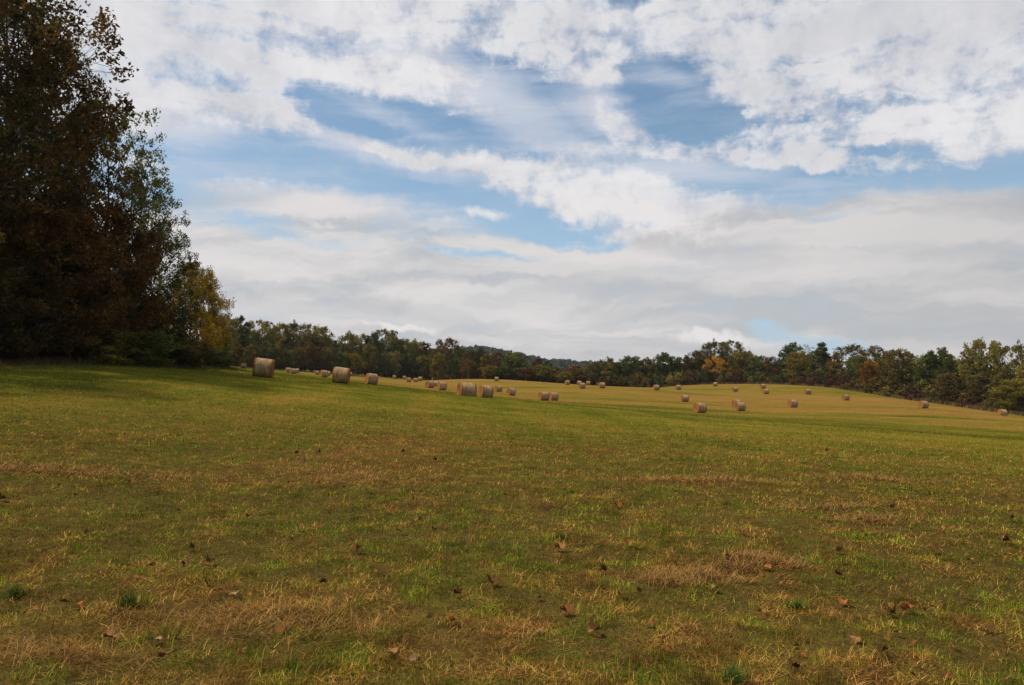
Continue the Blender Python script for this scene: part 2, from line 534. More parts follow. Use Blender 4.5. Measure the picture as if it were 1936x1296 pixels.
def gz(x, y):
    x = np.atleast_1d(np.asarray(x, float)); y = np.atleast_1d(np.asarray(y, float))
    r = np.hypot(x, y)
    s = np.minimum(1, 640 / np.maximum(r, 1))
    xs, ys = x * s / SC, y * s / SC
    X = CP[:, :2] / SC
    z = TW[-3] + TW[-2] * xs + TW[-1] * ys
    for i in range(len(X)):
        z = z + TW[i] * _k((xs - X[i, 0]) ** 2 + (ys - X[i, 1]) ** 2)
    return z + (0.10 * (fbm(x * 0.55, y * 0.55, 3) - 0.5) + 0.075 * (fbm(x * 2.2, y * 2.2, 4, 2) - 0.5)) * np.clip(r / 3, 0, 1) * (1 - sst(r, 45, 90))


def gz1(x, y):
    return float(gz(x, y)[0])


# near left woods: edge line of the trees (world x for each y)
def wood_edge(y):
    return np.interp(y, [-60, 0, 38, 60, 85, 110, 150], [-22, -23, -24.5, -26.5, -32.5, -48, -75])


# dry patches at known spots: (u, v, radius m)
DRYSPOT = []
for (u, v, rx, ry, w) in [(1330, 1090, .40, .22, .7), (1440, 1066, .35, .2, .8), (690, 880, 1.2, 2.6, .8), (740, 835, 1.1, 2.0, .5), (130, 890, 1.3, .5, .7), (1640, 905, .9, .5, .7),
                       (1310, 910, 1.2, .5, .9), (480, 1170, .8, .35, .4), (560, 1200, .4, .25, .35), (1560, 985, .6, .4, .6), (1720, 950, .8, .5, .5), (1100, 850, 2.0, .8, .5),
                       (60, 1240, .4, .2, .3), (800, 960, .7, .4, .5), (330, 1140, .5, .4, .5), (1620, 780, 12, 2.5, .3), (1720, 820, 3, 1, .4), (760, 1200, .5, .3, .5), (1500, 860, 3, .8, .3)]:
    x, z = ray(u, v)
    for _ in range(4):
        d = CAMH / -z
        d = (CAMH - gz1(x * d, d)) / -z
    DRYSPOT.append((x * d, d, rx, ry, w))


def dryness(x, y):
    """0 = lush green, 1 = straw; the mown field's own colour"""
    r = np.hypot(x, y)
    n1 = fbm(x * 0.045 + 3, y * 0.03, 11, 4)
    n2 = fbm(x * 0.5, y * 0.5, 23, 4)
    n3 = fbm(x * 1.9, y * 1.9, 31, 4)
    near = 1 - sst(r, 10, 34)
    d = 0.26 + 0.75 * (n1 - 0.5) + 0.55 * (n2 - 0.5) + (0.75 * (n3 - 0.5) + 0.19) * near
    for (sx, sy, rx, ry, w) in DRYSPOT:
        q = ((x - sx) / rx) ** 2 + ((y - sy) / ry) ** 2
        d = d + 0.75 * w * np.exp(-q * 0.9) * (0.6 + 0.8 * (n3 > 0.45))
    # tan stubble over the hill: beyond a line that runs from near right to far left
    t = y - (96 - 0.17 * x + 18 * (n1 - 0.5))
    t = t - np.where(x < -5, (-5 - x) * 2.3, 0)
    hill = sst(t + 60 * (fbm(x * .03, y * .05, 13, 3) - .5), -38, 34)
    n4 = fbm(x * 0.012 + 7, (y + 0.22 * x) * 0.055, 91, 4)
    d = d + hill * (0.46 + 1.3 * (n4 - 0.5))
    sw = np.sin((x + 0.10 * y + 2.5 * n1) * 2 * np.pi / 5.2) + 0.6 * np.sin((x + 0.06 * y + 4 * n1) * 2 * np.pi / 2.3)
    d = d + 0.10 * sw * sst(y, 12, 26) * (1 - hill)
    # lush green belt in front of it
    d = d - 0.26 * sst(y, 30, 62) * (1 - hill) * sst(x, -22, 5)
    # left side by the woods: fine green
    d = d - 0.25 * sst(-x, 8, 20) * sst(y, 18, 35) * (1 - hill)
    # mowing swaths
    w = 0.5 * np.sin((y + 0.22 * x + 3 * n1) * 2 * np.pi / 9.0) + 0.8 * np.sin((y + 0.16 * x + 14 * n1) * 2 * np.pi / 27.0)
    d = d + hill * 0.22 * w + 0.05 * w * (1 - near)
    # long brown windrow traces
    for (c, sl) in ((118, .12), (127, .05), (104, -.12), (138, .1), (152, .02), (168, .12), (186, .06)):
        d = d + 0.45 * np.exp(-((y - c + sl * x + 5 * (n1 - .5)) / 1.6) ** 2) * sst(x, 15, 45) * (0.4 + 1.2 * n2)
    return np.clip(d, 0, 1.25)


# ================================================================== ground sheet
def build_ground():
    rings = np.concatenate(([0.0], 0.6 * np.power(1.016, np.arange(0, 560))))
    rings = rings[rings < 3500]
    front = np.radians(np.arange(-46, 46.01, 0.22))
    back = np.radians(np.arange(48, 313, 3.0))
    ang = np.concatenate((front, back))
    R, A = np.meshgrid(rings[1:], ang, indexing='ij')
    x = (R * np.sin(A)).ravel(); y = (R * np.cos(A)).ravel()
    x = np.concatenate(([0.0], x)); y = np.concatenate(([0.0], y))
    z = gz(x, y)
    na, nr = len(ang), len(rings) - 1
    i = np.arange(nr - 1)[:, None]; j = np.arange(na)[None]
    a = 1 + i * na + j; b = 1 + i * na + (j + 1) % na
    c = 1 + (i + 1) * na + (j + 1) % na; d = 1 + (i + 1) * na + j
    q = np.stack((a, d, c, b), -1).reshape(-1)
    jj = np.arange(na)
    tri = np.stack((np.zeros(na, int), 1 + jj, 1 + (jj + 1) % na), -1).reshape(-1)
    m, nt, bs = mat('field_ground', 1.0, 0.0)
    tcn = nt.nodes.new('ShaderNodeTexCoord')
    pos = tcn.outputs['Object']
    n_f = NOISE(nt, pos, 9.0, 5, 0.65)
    n_m = NOISE(nt, pos, 1.6, 6, 0.65)
    st = VM(nt, 'MULTIPLY', pos, (0.35, 0.9, 1))
    n_l = NOISE(nt, st, 0.35, 7, 0.62)
    dry = ATTR(nt, 'dry')
    dry = M(nt, 'ADD', dry, M(nt, 'MULTIPLY', M(nt, 'SUBTRACT', n_f, 0.5), 0.35))
    dry = M(nt, 'ADD', dry, M(nt, 'MULTIPLY', M(nt, 'SUBTRACT', n_m, 0.5), 0.6))
    dry = M(nt, 'ADD', dry, M(nt, 'MULTIPLY', M(nt, 'SUBTRACT', n_l, 0.5), 0.8))
    colr = RAMP(nt, dry, [(0.0, (0.082, 0.086, 0.011)), (0.28, (0.128, 0.116, 0.015)), (0.50, (0.165, 0.127, 0.020)), (0.80, (0.205, 0.127, 0.026)), (1.0, (0.225, 0.130, 0.034))])
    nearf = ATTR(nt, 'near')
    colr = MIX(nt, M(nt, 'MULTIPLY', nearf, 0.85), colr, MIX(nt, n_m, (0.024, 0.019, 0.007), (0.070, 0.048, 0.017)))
    n_x = NOISE(nt, pos, 75.0, 3, 0.7)
    colr = MIX(nt, M(nt, 'MULTIPLY', nearf, MR(nt, n_x, 0.52, 0.62)), colr, (0.15, 0.10, 0.03))
    dk = M(nt, 'MULTIPLY', MR(nt, n_f, 0.30, 0.70, 0.62, 1.28, False), MR(nt, n_l, 0.3, 0.7, 0.82, 1.15, False))
    colr = MIX(nt, 1.0, colr, dk, 'MULTIPLY')
    nt.links.new(colr, bs.inputs['Base Color'])
    bump(nt, bs, M(nt, 'ADD', n_f, M(nt, 'MULTIPLY', n_m, 2.0)), 0.5, 0.05)
    r = np.hypot(x, y)
    me = mesh_np('ground', np.stack((x, y, z), -1), [(tri, 3), (q, 4)], 0, [m], True,
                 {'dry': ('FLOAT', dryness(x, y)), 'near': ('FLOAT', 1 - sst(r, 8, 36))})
    tag(link('ground', me), kind='structure')


build_ground()

# ================================================================== hay bales
def make_bale(seed):
    r = np.random.default_rng(seed)
    R, L = BH / 2, 1.28
    root = empty('hay_bale', (0, 0, 0))
    ns = 56

    def lathe(prof, noise, squash=True):
        A = np.linspace(0, 2 * np.pi, ns, endpoint=False)
        co = []
        for (xx, rr) in prof:
            nn = 1 + noise * (fbm(np.cos(A) * 3 + 10, np.sin(A) * 3 + xx * 4 + 10, seed, 3) - 0.5) + noise * 1.2 * (vnoise(np.cos(A) * 1.4 + 5, np.sin(A) * 1.4 + 5 + xx, seed + 40) - 0.5)
            yy, zz = rr * nn * np.cos(A), rr * nn * np.sin(A)
            zz = np.where(zz < -R * 0.90, -R * 0.90 + (zz + R * 0.90) * 0.35, zz) + R * 0.935
            jit = 0.012 * (r.random(ns) - .5) if abs(xx) > L * .42 else 0
            co.append(np.stack((np.full(ns, xx) + jit, yy, zz), -1))
        return np.concatenate(co)

    def quads(n):
        i = np.arange(n - 1)[:, None]; j = np.arange(ns)[None]
        return np.stack((i * ns + j, i * ns + (j + 1) % ns, (i + 1) * ns + (j + 1) % ns, (i + 1) * ns + j), -1).reshape(-1)
    # the rolled hay: ends with soft spiral ridges
    prof = [(-L / 2 + 0.05, 0.002)]
    for k, t in enumerate(np.linspace(0.08, 0.90, 16)):
        prof.append((-L / 2 + 0.035 - 0.018 * math.sin(k * 2.4 + seed) - (0.02 + .012 * (seed % 3)) * t, R * t))
    prof += [(-L / 2, R * 0.955), (-L / 2 + 0.04, R * 0.985), (-L / 2 + 0.09, R * 0.99)]
    prof = prof + [(-a, b) for a, b in reversed(prof)]
    co = lathe(prof, 0.03)
    body = link('hay_roll', mesh_np('hay_roll', co, quads(len(prof)), 4, [M_hay], True), root)
    pr = [(xx, R * (1.0 + 0.008 * math.sin(xx * 31))) for xx in np.linspace(-L / 2 + 0.13, L / 2 - 0.13, 22)]
    pr = [(pr[0][0], R * 0.975)] + pr + [(pr[-1][0], R * 0.975)]
    co = lathe(pr, 0.022)
    link('net_wrap', mesh_np('net_wrap', co, quads(len(pr)), 4, [M_wrap], True), root)
    return root


def bale_mats():
    m, nt, b = mat('hay_ends', 0.95, 0.05)
    tcn = nt.nodes.new('ShaderNodeTexCoord')
    oi = nt.nodes.new('ShaderNodeObjectInfo')
    p = VM(nt, 'ADD', tcn.outputs['Object'], VM(nt, 'SCALE', oi.outputs['Location'], s=0.37))
    n = NOISE(nt, p, 9, 6, 0.7)
    sx = nt.nodes.new('ShaderNodeSeparateXYZ')
    nt.links.new(tcn.outputs['Object'], sx.inputs[0])
    zc = M(nt, 'SUBTRACT', sx.outputs[2], BH * .47)
    rad = M(nt, 'SQRT', M(nt, 'ADD', M(nt, 'MULTIPLY', sx.outputs[1], sx.outputs[1]), M(nt, 'MULTIPLY', zc, zc)))
    ang = M(nt, 'ARCTAN2', sx.outputs[1], zc)
    sp = M(nt, 'SINE', M(nt, 'ADD', M(nt, 'ADD', M(nt, 'MULTIPLY', rad, 62), ang), M(nt, 'MULTIPLY', n, 5)))
    f = M(nt, 'ADD', M(nt, 'MULTIPLY', n, 0.75), M(nt, 'MULTIPLY', sp, 0.13), clamp=True)
    c = RAMP(nt, f, [(0.15, (0.11, 0.048, 0.015)), (0.42, (0.29, 0.135, 0.042)), (0.7, (0.44, 0.235, 0.085))])
    nt.links.new(c, b.inputs['Base Color'])
    bump(nt, b, f, 0.8, 0.05)
    m2, nt, b = mat('net_wrap', 0.85, 0.15)
    tcn = nt.nodes.new('ShaderNodeTexCoord')
    oi = nt.nodes.new('ShaderNodeObjectInfo')
    p0 = VM(nt, 'ADD', tcn.outputs['Object'], VM(nt, 'SCALE', oi.outputs['Location'], s=0.37))
    n1 = NOISE(nt, VM(nt, 'MULTIPLY', p0, (5, 1.6, 1.6)), 1.0, 6, 0.65)
    n2 = NOISE(nt, p0, 2.2, 5, 0.6)
    n3 = NOISE(nt, p0, 38, 3, 0.6)
    c = MIX(nt, MR(nt, n1, 0.35, 0.68), (0.25, 0.155, 0.078), (0.48, 0.335, 0.18))
    c = MIX(nt, MR(nt, n2, 0.48, 0.68, 0, 0.45), c, (0.29, 0.28, 0.19))
    c = MIX(nt, MR(nt, n2, 0.42, 0.28, 0, 0.65), c, (0.36, 0.185, 0.08))
    c = MIX(nt, MR(nt, n3, 0.4, 0.7, 0, 0.35), c, (0.14, 0.10, 0.06))
    nt.links.new(c, b.inputs['Base Color'])
    bump(nt, b, M(nt, 'ADD', n3, M(nt, 'MULTIPLY', n1, 2)), 0.5, 0.03)
    return m, m2


M_hay, M_wrap = bale_mats()
bale_protos = [make_bale(s) for s in (1, 2, 3, 4, 5)]


def place_bales():
    used = [False] * 5
    r = random.Random(5)
    for i, (u, v, h, a, lab) in enumerate(BALES):
        d = min(bale_depth(h), 330)
        rx, rz = ray(u, v)
        # step along the sight line to where it meets the field near the measured distance
        ds = np.linspace(d * 0.86, d * 1.14, 113)
        hz = gz(rx * ds, ds) - (CAMH + rz * ds)
        k = int(np.argmin(np.abs(hz) + 0.004 * np.abs(ds - d) / d * 10))
        d = float(ds[k])
        x = rx * d
        p = bale_protos[i % 5]
        o = p if not used[i % 5] else copy_tree(p)
        used[i % 5] = True
        o.location = (x, d, gz1(x, d) - 0.02)
        # axis lies across the view, turned by a
        view = math.atan2(x, d)
        o.rotation_euler = (0, 0, -view + math.radians(a) + (math.pi if i % 2 else 0))
        gx = gz1(x + .7, d) - gz1(x - .7, d)
        slope = math.atan2(gx, 1.4)
        o.rotation_euler = (Matrix.Rotation(-slope, 4, 'Y') @ Matrix.Rotation(o.rotation_euler.z, 4, 'Z')).to_euler()
        s = r.uniform(0.97, 1.03)
        o.scale = (s * r.uniform(.94, 1.06), s * r.uniform(.98, 1.05), s * r.uniform(.94, 1.02))
        tag(o, lab, 'hay bale', 'round hay bales left about the field')


place_bales()

# ================================================================== foliage and bark materials
def leaf_mat(name, c0, c1, c2, trans=0.25):
    m, nt, b = mat(name, 0.85, 0.04)
    v = ATTR(nt, 'cv')
    oi = nt.nodes.new('ShaderNodeObjectInfo')
    v = M(nt, 'ADD', v, M(nt, 'MULTIPLY', M(nt, 'SUBTRACT', oi.outputs['Random'], 0.5), 0.22))
    c = RAMP(nt, v, [(0.12, c0), (0.5, c1), (0.9, c2)])
    nt.links.new(c, b.inputs['Base Color'])
    t = nt.nodes.new('ShaderNodeBsdfTranslucent')
    nt.links.new(c, t.inputs[0])
    mx = nt.nodes.new('ShaderNodeMixShader')
    mx.inputs[0].default_value = trans
    nt.links.new(b.outputs[0], mx.inputs[1])
    nt.links.new(t.outputs[0], mx.inputs[2])
    nt.links.new(mx.outputs[0], nt.nodes['Material Output'].inputs[0])
    return m


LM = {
    'shade_dark': leaf_mat('shaded_dark_leaves', (0.020, 0.028, 0.009), (0.038, 0.050, 0.014), (0.075, 0.082, 0.021)),  # near left woods: their shade is put into darkened leaf colours
    'shade_brown': leaf_mat('shaded_brown_leaves', (0.026, 0.023, 0.009), (0.058, 0.044, 0.015), (0.105, 0.075, 0.024)),  # brown leaves darkened the same way for shade
    'shade_rust': leaf_mat('shaded_rust_leaves', (0.045, 0.024, 0.010), (0.110, 0.056, 0.017), (0.20, 0.105, 0.028)),  # rust leaves darkened the same way for shade
    'rust': leaf_mat('rust_leaves', (0.075, 0.036, 0.012), (0.18, 0.085, 0.022), (0.30, 0.15, 0.035)),
    'amber': leaf_mat('amber_leaves', (0.20, 0.10, 0.014), (0.45, 0.23, 0.022), (0.65, 0.36, 0.04)),
    'yellow': leaf_mat('yellow_leaves', (0.085, 0.068, 0.014), (0.20, 0.145, 0.022), (0.33, 0.23, 0.035)),
    'dark': leaf_mat('dark_green_leaves', (0.036, 0.050, 0.014), (0.075, 0.094, 0.023), (0.16, 0.155, 0.038)),
    'green': leaf_mat('green_leaves', (0.050, 0.070, 0.017), (0.115, 0.135, 0.030), (0.23, 0.22, 0.050)),
    'olive': leaf_mat('olive_leaves', (0.088, 0.084, 0.020), (0.22, 0.18, 0.036), (0.36, 0.28, 0.065)),
    'gold': leaf_mat('golden_leaves', (0.12, 0.085, 0.013), (0.33, 0.205, 0.020), (0.60, 0.38, 0.04), 0.4),
    'yolive': leaf_mat('yellow_green_leaves', (0.077, 0.073, 0.014), (0.175, 0.147, 0.025), (0.294, 0.231, 0.035)),
    'orange': leaf_mat('orange_leaves', (0.11, 0.050, 0.012), (0.24, 0.110, 0.018), (0.38, 0.18, 0.025)),
    'russet': leaf_mat('russet_leaves', (0.055, 0.034, 0.012), (0.125, 0.070, 0.020), (0.21, 0.120, 0.032)),
    'red': leaf_mat('red_leaves', (0.055, 0.030, 0.018), (0.105, 0.050, 0.030), (0.17, 0.085, 0.045)),
    'brown': leaf_mat('brown_green_leaves', (0.058, 0.050, 0.017), (0.135, 0.102, 0.028), (0.23, 0.165, 0.045)),
    'blue': leaf_mat('distant_hazed_leaves', (0.049, 0.066, 0.056), (0.077, 0.098, 0.078), (0.119, 0.126, 0.087), 0.1),  # ridge leaves: bluish cast of aerial haze painted into the colour
    'weed': leaf_mat('weed_leaves', (0.05, 0.045, 0.014), (0.105, 0.085, 0.030), (0.19, 0.135, 0.06), 0.3),
    'pale': leaf_mat('pale_grass', (0.17, 0.10, 0.045), (0.26, 0.17, 0.07), (0.34, 0.25, 0.11), 0.3),
}


def bark_mat(name, c0, c1):
    m, nt, b = mat(name, 0.95, 0.1)
    tcn = nt.nodes.new('ShaderNodeTexCoord')
    n = NOISE(nt, VM(nt, 'MULTIPLY', tcn.outputs['Object'], (6, 6, 1.5)), 1.0, 6, 0.65)
    c = MIX(nt, MR(nt, n, 0.3, 0.7), c0, c1)
    nt.links.new(c, b.inputs['Base Color'])
    bump(nt, b, n, 0.6, 0.04)
    return m


BARK = bark_mat('bark', (0.035, 0.026, 0.018), (0.12, 0.095, 0.07))
PALEBARK = bark_mat('pale_bark', (0.13, 0.11, 0.085), (0.32, 0.29, 0.24))


# ================================================================== tree growing
def tube(path, rad, sides):
    path = np.asarray(path, float); n = len(path)
    t = np.gradient(path, axis=0)
    t /= np.linalg.norm(t, axis=1)[:, None] + 1e-9
    ref = np.where(np.abs(t[:, 2:3]) > 0.9, np.array([[1.0, 0, 0]]), np.array([[0, 0, 1.0]]))
    a = np.cross(t, ref); a /= np.linalg.norm(a, axis=1)[:, None] + 1e-9
    b = np.cross(t, a)
    th = np.linspace(0, 2 * np.pi, sides, endpoint=False)
    co = path[:, None] + (a[:, None] * np.cos(th)[None, :, None] + b[:, None] * np.sin(th)[None, :, None]) * np.asarray(rad)[:, None, None]
    i = np.arange(n - 1)[:, None]; j = np.arange(sides)[None]
    q = np.stack((i * sides + j, i * sides + (j + 1) % sides, (i + 1) * sides + (j + 1) % sides, (i + 1) * sides + j), -1).reshape(-1)
    return co.reshape(-1, 3), q


class Wood:
    def __init__(self):
        self.co, self.f, self.n = [], [], 0

    def add(self, path, rad, sides=5):
        c, q = tube(path, rad, sides)
        self.co.append(c); self.f.append(q + self.n); self.n += len(c)

    def mesh(self, name, m):
        return mesh_np(name, np.concatenate(self.co), np.concatenate(self.f), 4, [m], True)


def leaves(r, centres, cvs, rads, per, size, flat=0.75, droop=0.0):
    """leaf faces scattered in a ball round each twig end"""
    n = len(centres) * per
    c = np.repeat(centres, per, 0)
    cv = np.repeat(cvs, per) + r.normal(0, 0.13, n)
    rr = np.repeat(rads, per)
    d = r.normal(0, 1, (n, 3)); d /= np.linalg.norm(d, axis=1)[:, None]
    d = d * (r.random(n) ** 0.45)[:, None] * rr[:, None]
    d[:, 2] *= flat
    p = c + d
    nor = r.normal(0, 1, (n, 3)); nor[:, 2] += 0.55; nor /= np.linalg.norm(nor, axis=1)[:, None]
    t = np.cross(nor, r.normal(0, 1, (n, 3))); t /= np.linalg.norm(t, axis=1)[:, None] + 1e-9
    b = np.cross(nor, t)
    s = size * (0.6 + 0.8 * r.random(n))
    L, W = t * s[:, None] * 0.62, b * s[:, None] * 0.36
    fold = nor * (s * 0.12)[:, None]
    co = np.stack((p - L, p + W + fold, p + L * 1.05, p - W + fold), 1).reshape(-1, 3)
    return co, np.arange(4 * n), np.repeat(np.clip(cv, 0, 1), 4)


def prof(kind, t):
    if kind == 'round':
        return math.sqrt(max(0.0, 1 - ((t - 0.45) / 0.63) ** 2))
    if kind == 'oval':
        return 0.9 * math.sqrt(max(0.0, 1 - ((t - 0.42) / 0.66) ** 2))
    if kind == 'cone':
        return max(0.06, 1.0 - t) ** 0.75 * (1.0 if t > 0.08 else 0.8)
    if kind == 'vase':
        return 0.45 + 0.55 * math.sin(math.pi * min(1, 0.2 + t * 0.72)) if t < 0.93 else 0.5
    return 1.0


def tree_meshes(seed, H=16.0, R=5.5, base=0.22, kind='round', lobes=16, cl=9, per=26, leaf=0.45, clr=0.9, lobr=None, trunk=None, bark=None, bare=0.0, sides=5):
    """returns (trunk mesh, crown mesh): limbs reach every lobe, twigs reach every leaf cluster"""
    r = np.random.default_rng(seed)
    W = Wood()
    trunk = trunk or H * 0.018
    lobr = lobr or R * 0.42
    nz = 9
    zs = np.linspace(-0.3, H * (0.93 if kind == 'cone' else 0.80), nz)
    wob = np.cumsum(r.normal(0, H * 0.006, (nz, 2)), 0)
    tp = np.column_stack((wob[:, 0], wob[:, 1], zs))
    tr = trunk * (1 - 0.85 * np.linspace(0, 1, nz)) + 0.015
    tr[0] *= 1.35
    W.add(tp, tr, max(sides, 7))
    C, V, RD = [], [], []
    zb = H * base
    g = r.random() * 6.28
    for k in range(lobes):
        t = ((k + 0.5 * r.random()) / (lobes - 0.5)) ** (1.0 if kind == 'cone' else 0.85)
        t = min(1, max(0, t + r.normal(0, 0.03)))
        pr = prof(kind, t)
        g += 2.4 + r.normal(0, 0.25)
        rad = R * pr * (0.55 + 0.30 * r.random()) * (0.35 if t > 0.95 else 1)
        top = H - lobr * 0.55 * (0.4 if kind == 'cone' else 1)
        z = zb + (top - zb) * t
        lc = np.array([rad * math.cos(g), rad * math.sin(g), z])
        lr = lobr * (0.7 + 0.5 * r.random()) * (0.45 + 0.55 * pr)
        z0 = max(H * 0.10, min(z - rad * (0.25 if kind == 'cone' else 0.65) - 0.3, zs[-1] * 0.97))
        px = np.interp(z0, zs, tp[:, 0]); py = np.interp(z0, zs, tp[:, 1])
        r0 = float(np.interp(z0, zs, tr)) * 0.55
        s = np.linspace(0, 1, 6)[:, None]
        p0 = np.array([px, py, z0])
        mid = (p0 + lc) / 2 + np.array([0, 0, -0.10 * rad]) + r.normal(0, 0.05 * rad + .05, 3)
        limb = (1 - s) ** 2 * p0 + 2 * s * (1 - s) * mid + s ** 2 * lc
        W.add(limb, r0 * (1 - 0.8 * s[:, 0]) + 0.01, sides)
        lv = 0.5 + r.normal(0, 0.13)
        for q in range(cl):
            d = r.normal(0, 1, 3); d /= np.linalg.norm(d)
            d[2] = d[2] * 0.75 + 0.12
            # push outward from the trunk
            o = lc.copy(); o[2] = 0; no = np.linalg.norm(o)
            if no > 0.1:
                d = d + o / no * 0.35
            cc = lc + d * lr * (0.65 + 0.45 * r.random())
            st = limb[r.integers(2, 6)]
            s2 = np.linspace(0, 1, 4)[:, None]
            m2 = (st + cc) / 2 + r.normal(0, 0.12 * lr, 3)
            tw = (1 - s2) ** 2 * st + 2 * s2 * (1 - s2) * m2 + s2 ** 2 * cc
            W.add(tw, r0 * 0.22 * (1 - 0.8 * s2[:, 0]) + 0.006, 3)
            if r.random() >= bare:
                C.append(cc); V.append(lv + r.normal(0, 0.09)); RD.append(clr * (0.65 + 0.6 * r.random()))
    tm = W.mesh('trunk', bark or BARK)
    C = np.array(C) if C else np.zeros((1, 3)) + [0, 0, H * .8]
    V = np.array(V) if V else np.array([.5]); RD = np.array(RD) if RD else np.array([.2])
    co, f, cv = leaves(r, C, V, RD, per, leaf, 0.95)
    cm = mesh_np('crown', co, f, 4, [None], False, {'cv': ('FLOAT', cv)})
    return tm, cm


def put_tree(name, meshes, x, y, h_scale, w_scale, rz, leafm, label, cat='tree', group=None, bark=None, z=None):
    o = empty(name, (x, y, gz1(x, y) - 0.05 if z is None else z), rz)
    o.scale = (w_scale, w_scale, h_scale)
    t = link('trunk', meshes[0], o)
    c = link('crown', meshes[1], o)
    c.material_slots[0].link = 'OBJECT'
    c.material_slots[0].material = LM[leafm]
    if bark:
        t.material_slots[0].link = 'OBJECT'
        t.material_slots[0].material = bark
    tag(o, label, cat, group)
    return o


# ------------------------------------------------------------------ far tree kinds (16 m tall, crown radius 5.5 m)
FT = {
    'roundA': tree_meshes(11, kind='round', base=0.16, lobes=22, cl=9, per=40, leaf=0.44, clr=1.05),
    'roundB': tree_meshes(12, kind='round', base=0.20, lobes=20, cl=9, per=40, leaf=0.44, clr=1.05, R=5.2),
    'ovalA': tree_meshes(13, kind='oval', base=0.14, R=4.6, lobes=20, cl=8, per=32, leaf=0.48, clr=0.95, lobr=1.9),
    'ovalB': tree_meshes(14, kind='oval', base=0.20, R=4.6, lobes=18, cl=8, per=32, leaf=0.48, clr=0.95, lobr=1.9),
    'airyA': tree_meshes(15, kind='vase', base=0.32, R=5.6, lobes=24, cl=9, per=24, leaf=0.38, clr=0.75, lobr=2.0),
    'airyB': tree_meshes(16, kind='round', base=0.30, R=5.6, lobes=24, cl=9, per=25, leaf=0.38, clr=0.75, lobr=1.9),
    'cone': tree_meshes(17, kind='cone', base=0.04, R=4.4, lobes=36, cl=7, per=28, leaf=0.42, clr=0.75, lobr=1.2),
    'spread': tree_meshes(18, kind='round', base=0.40, R=6.5, lobes=16, cl=9, per=26, leaf=0.45, clr=0.95, lobr=1.9),
    'bare': tree_meshes(19, kind='vase', base=0.30, R=5.0, lobes=20, cl=10, per=9, leaf=0.35, clr=0.6, lobr=2.2, bare=0.6),
    'shrub': tree_meshes(20, H=5.0, R=3.4, kind='round', base=0.02, lobes=14, cl=7, per=30, leaf=0.40, clr=0.7, lobr=1.3, trunk=0.07),
    'slim': tree_meshes(21, kind='oval', base=0.25, R=3.0, lobes=16, cl=7, per=30, leaf=0.45, clr=0.8, lobr=1.3),
}
CROWNW = {'roundA': 12.2, 'roundB': 11.8, 'ovalA': 9.6, 'ovalB': 9.4, 'airyA': 12.0, 'airyB': 12.0, 'cone': 8.6, 'spread': 14.0, 'bare': 11.0, 'shrub': 8.0, 'slim': 6.6}


def edge_at(u):
    E = sorted(EDGE[:27])
    return float(np.interp(u, [e[0] for e in E], [e[2] for e in E])), float(np.interp(u, [e[0] for e in E], [e[1] for e in E]))


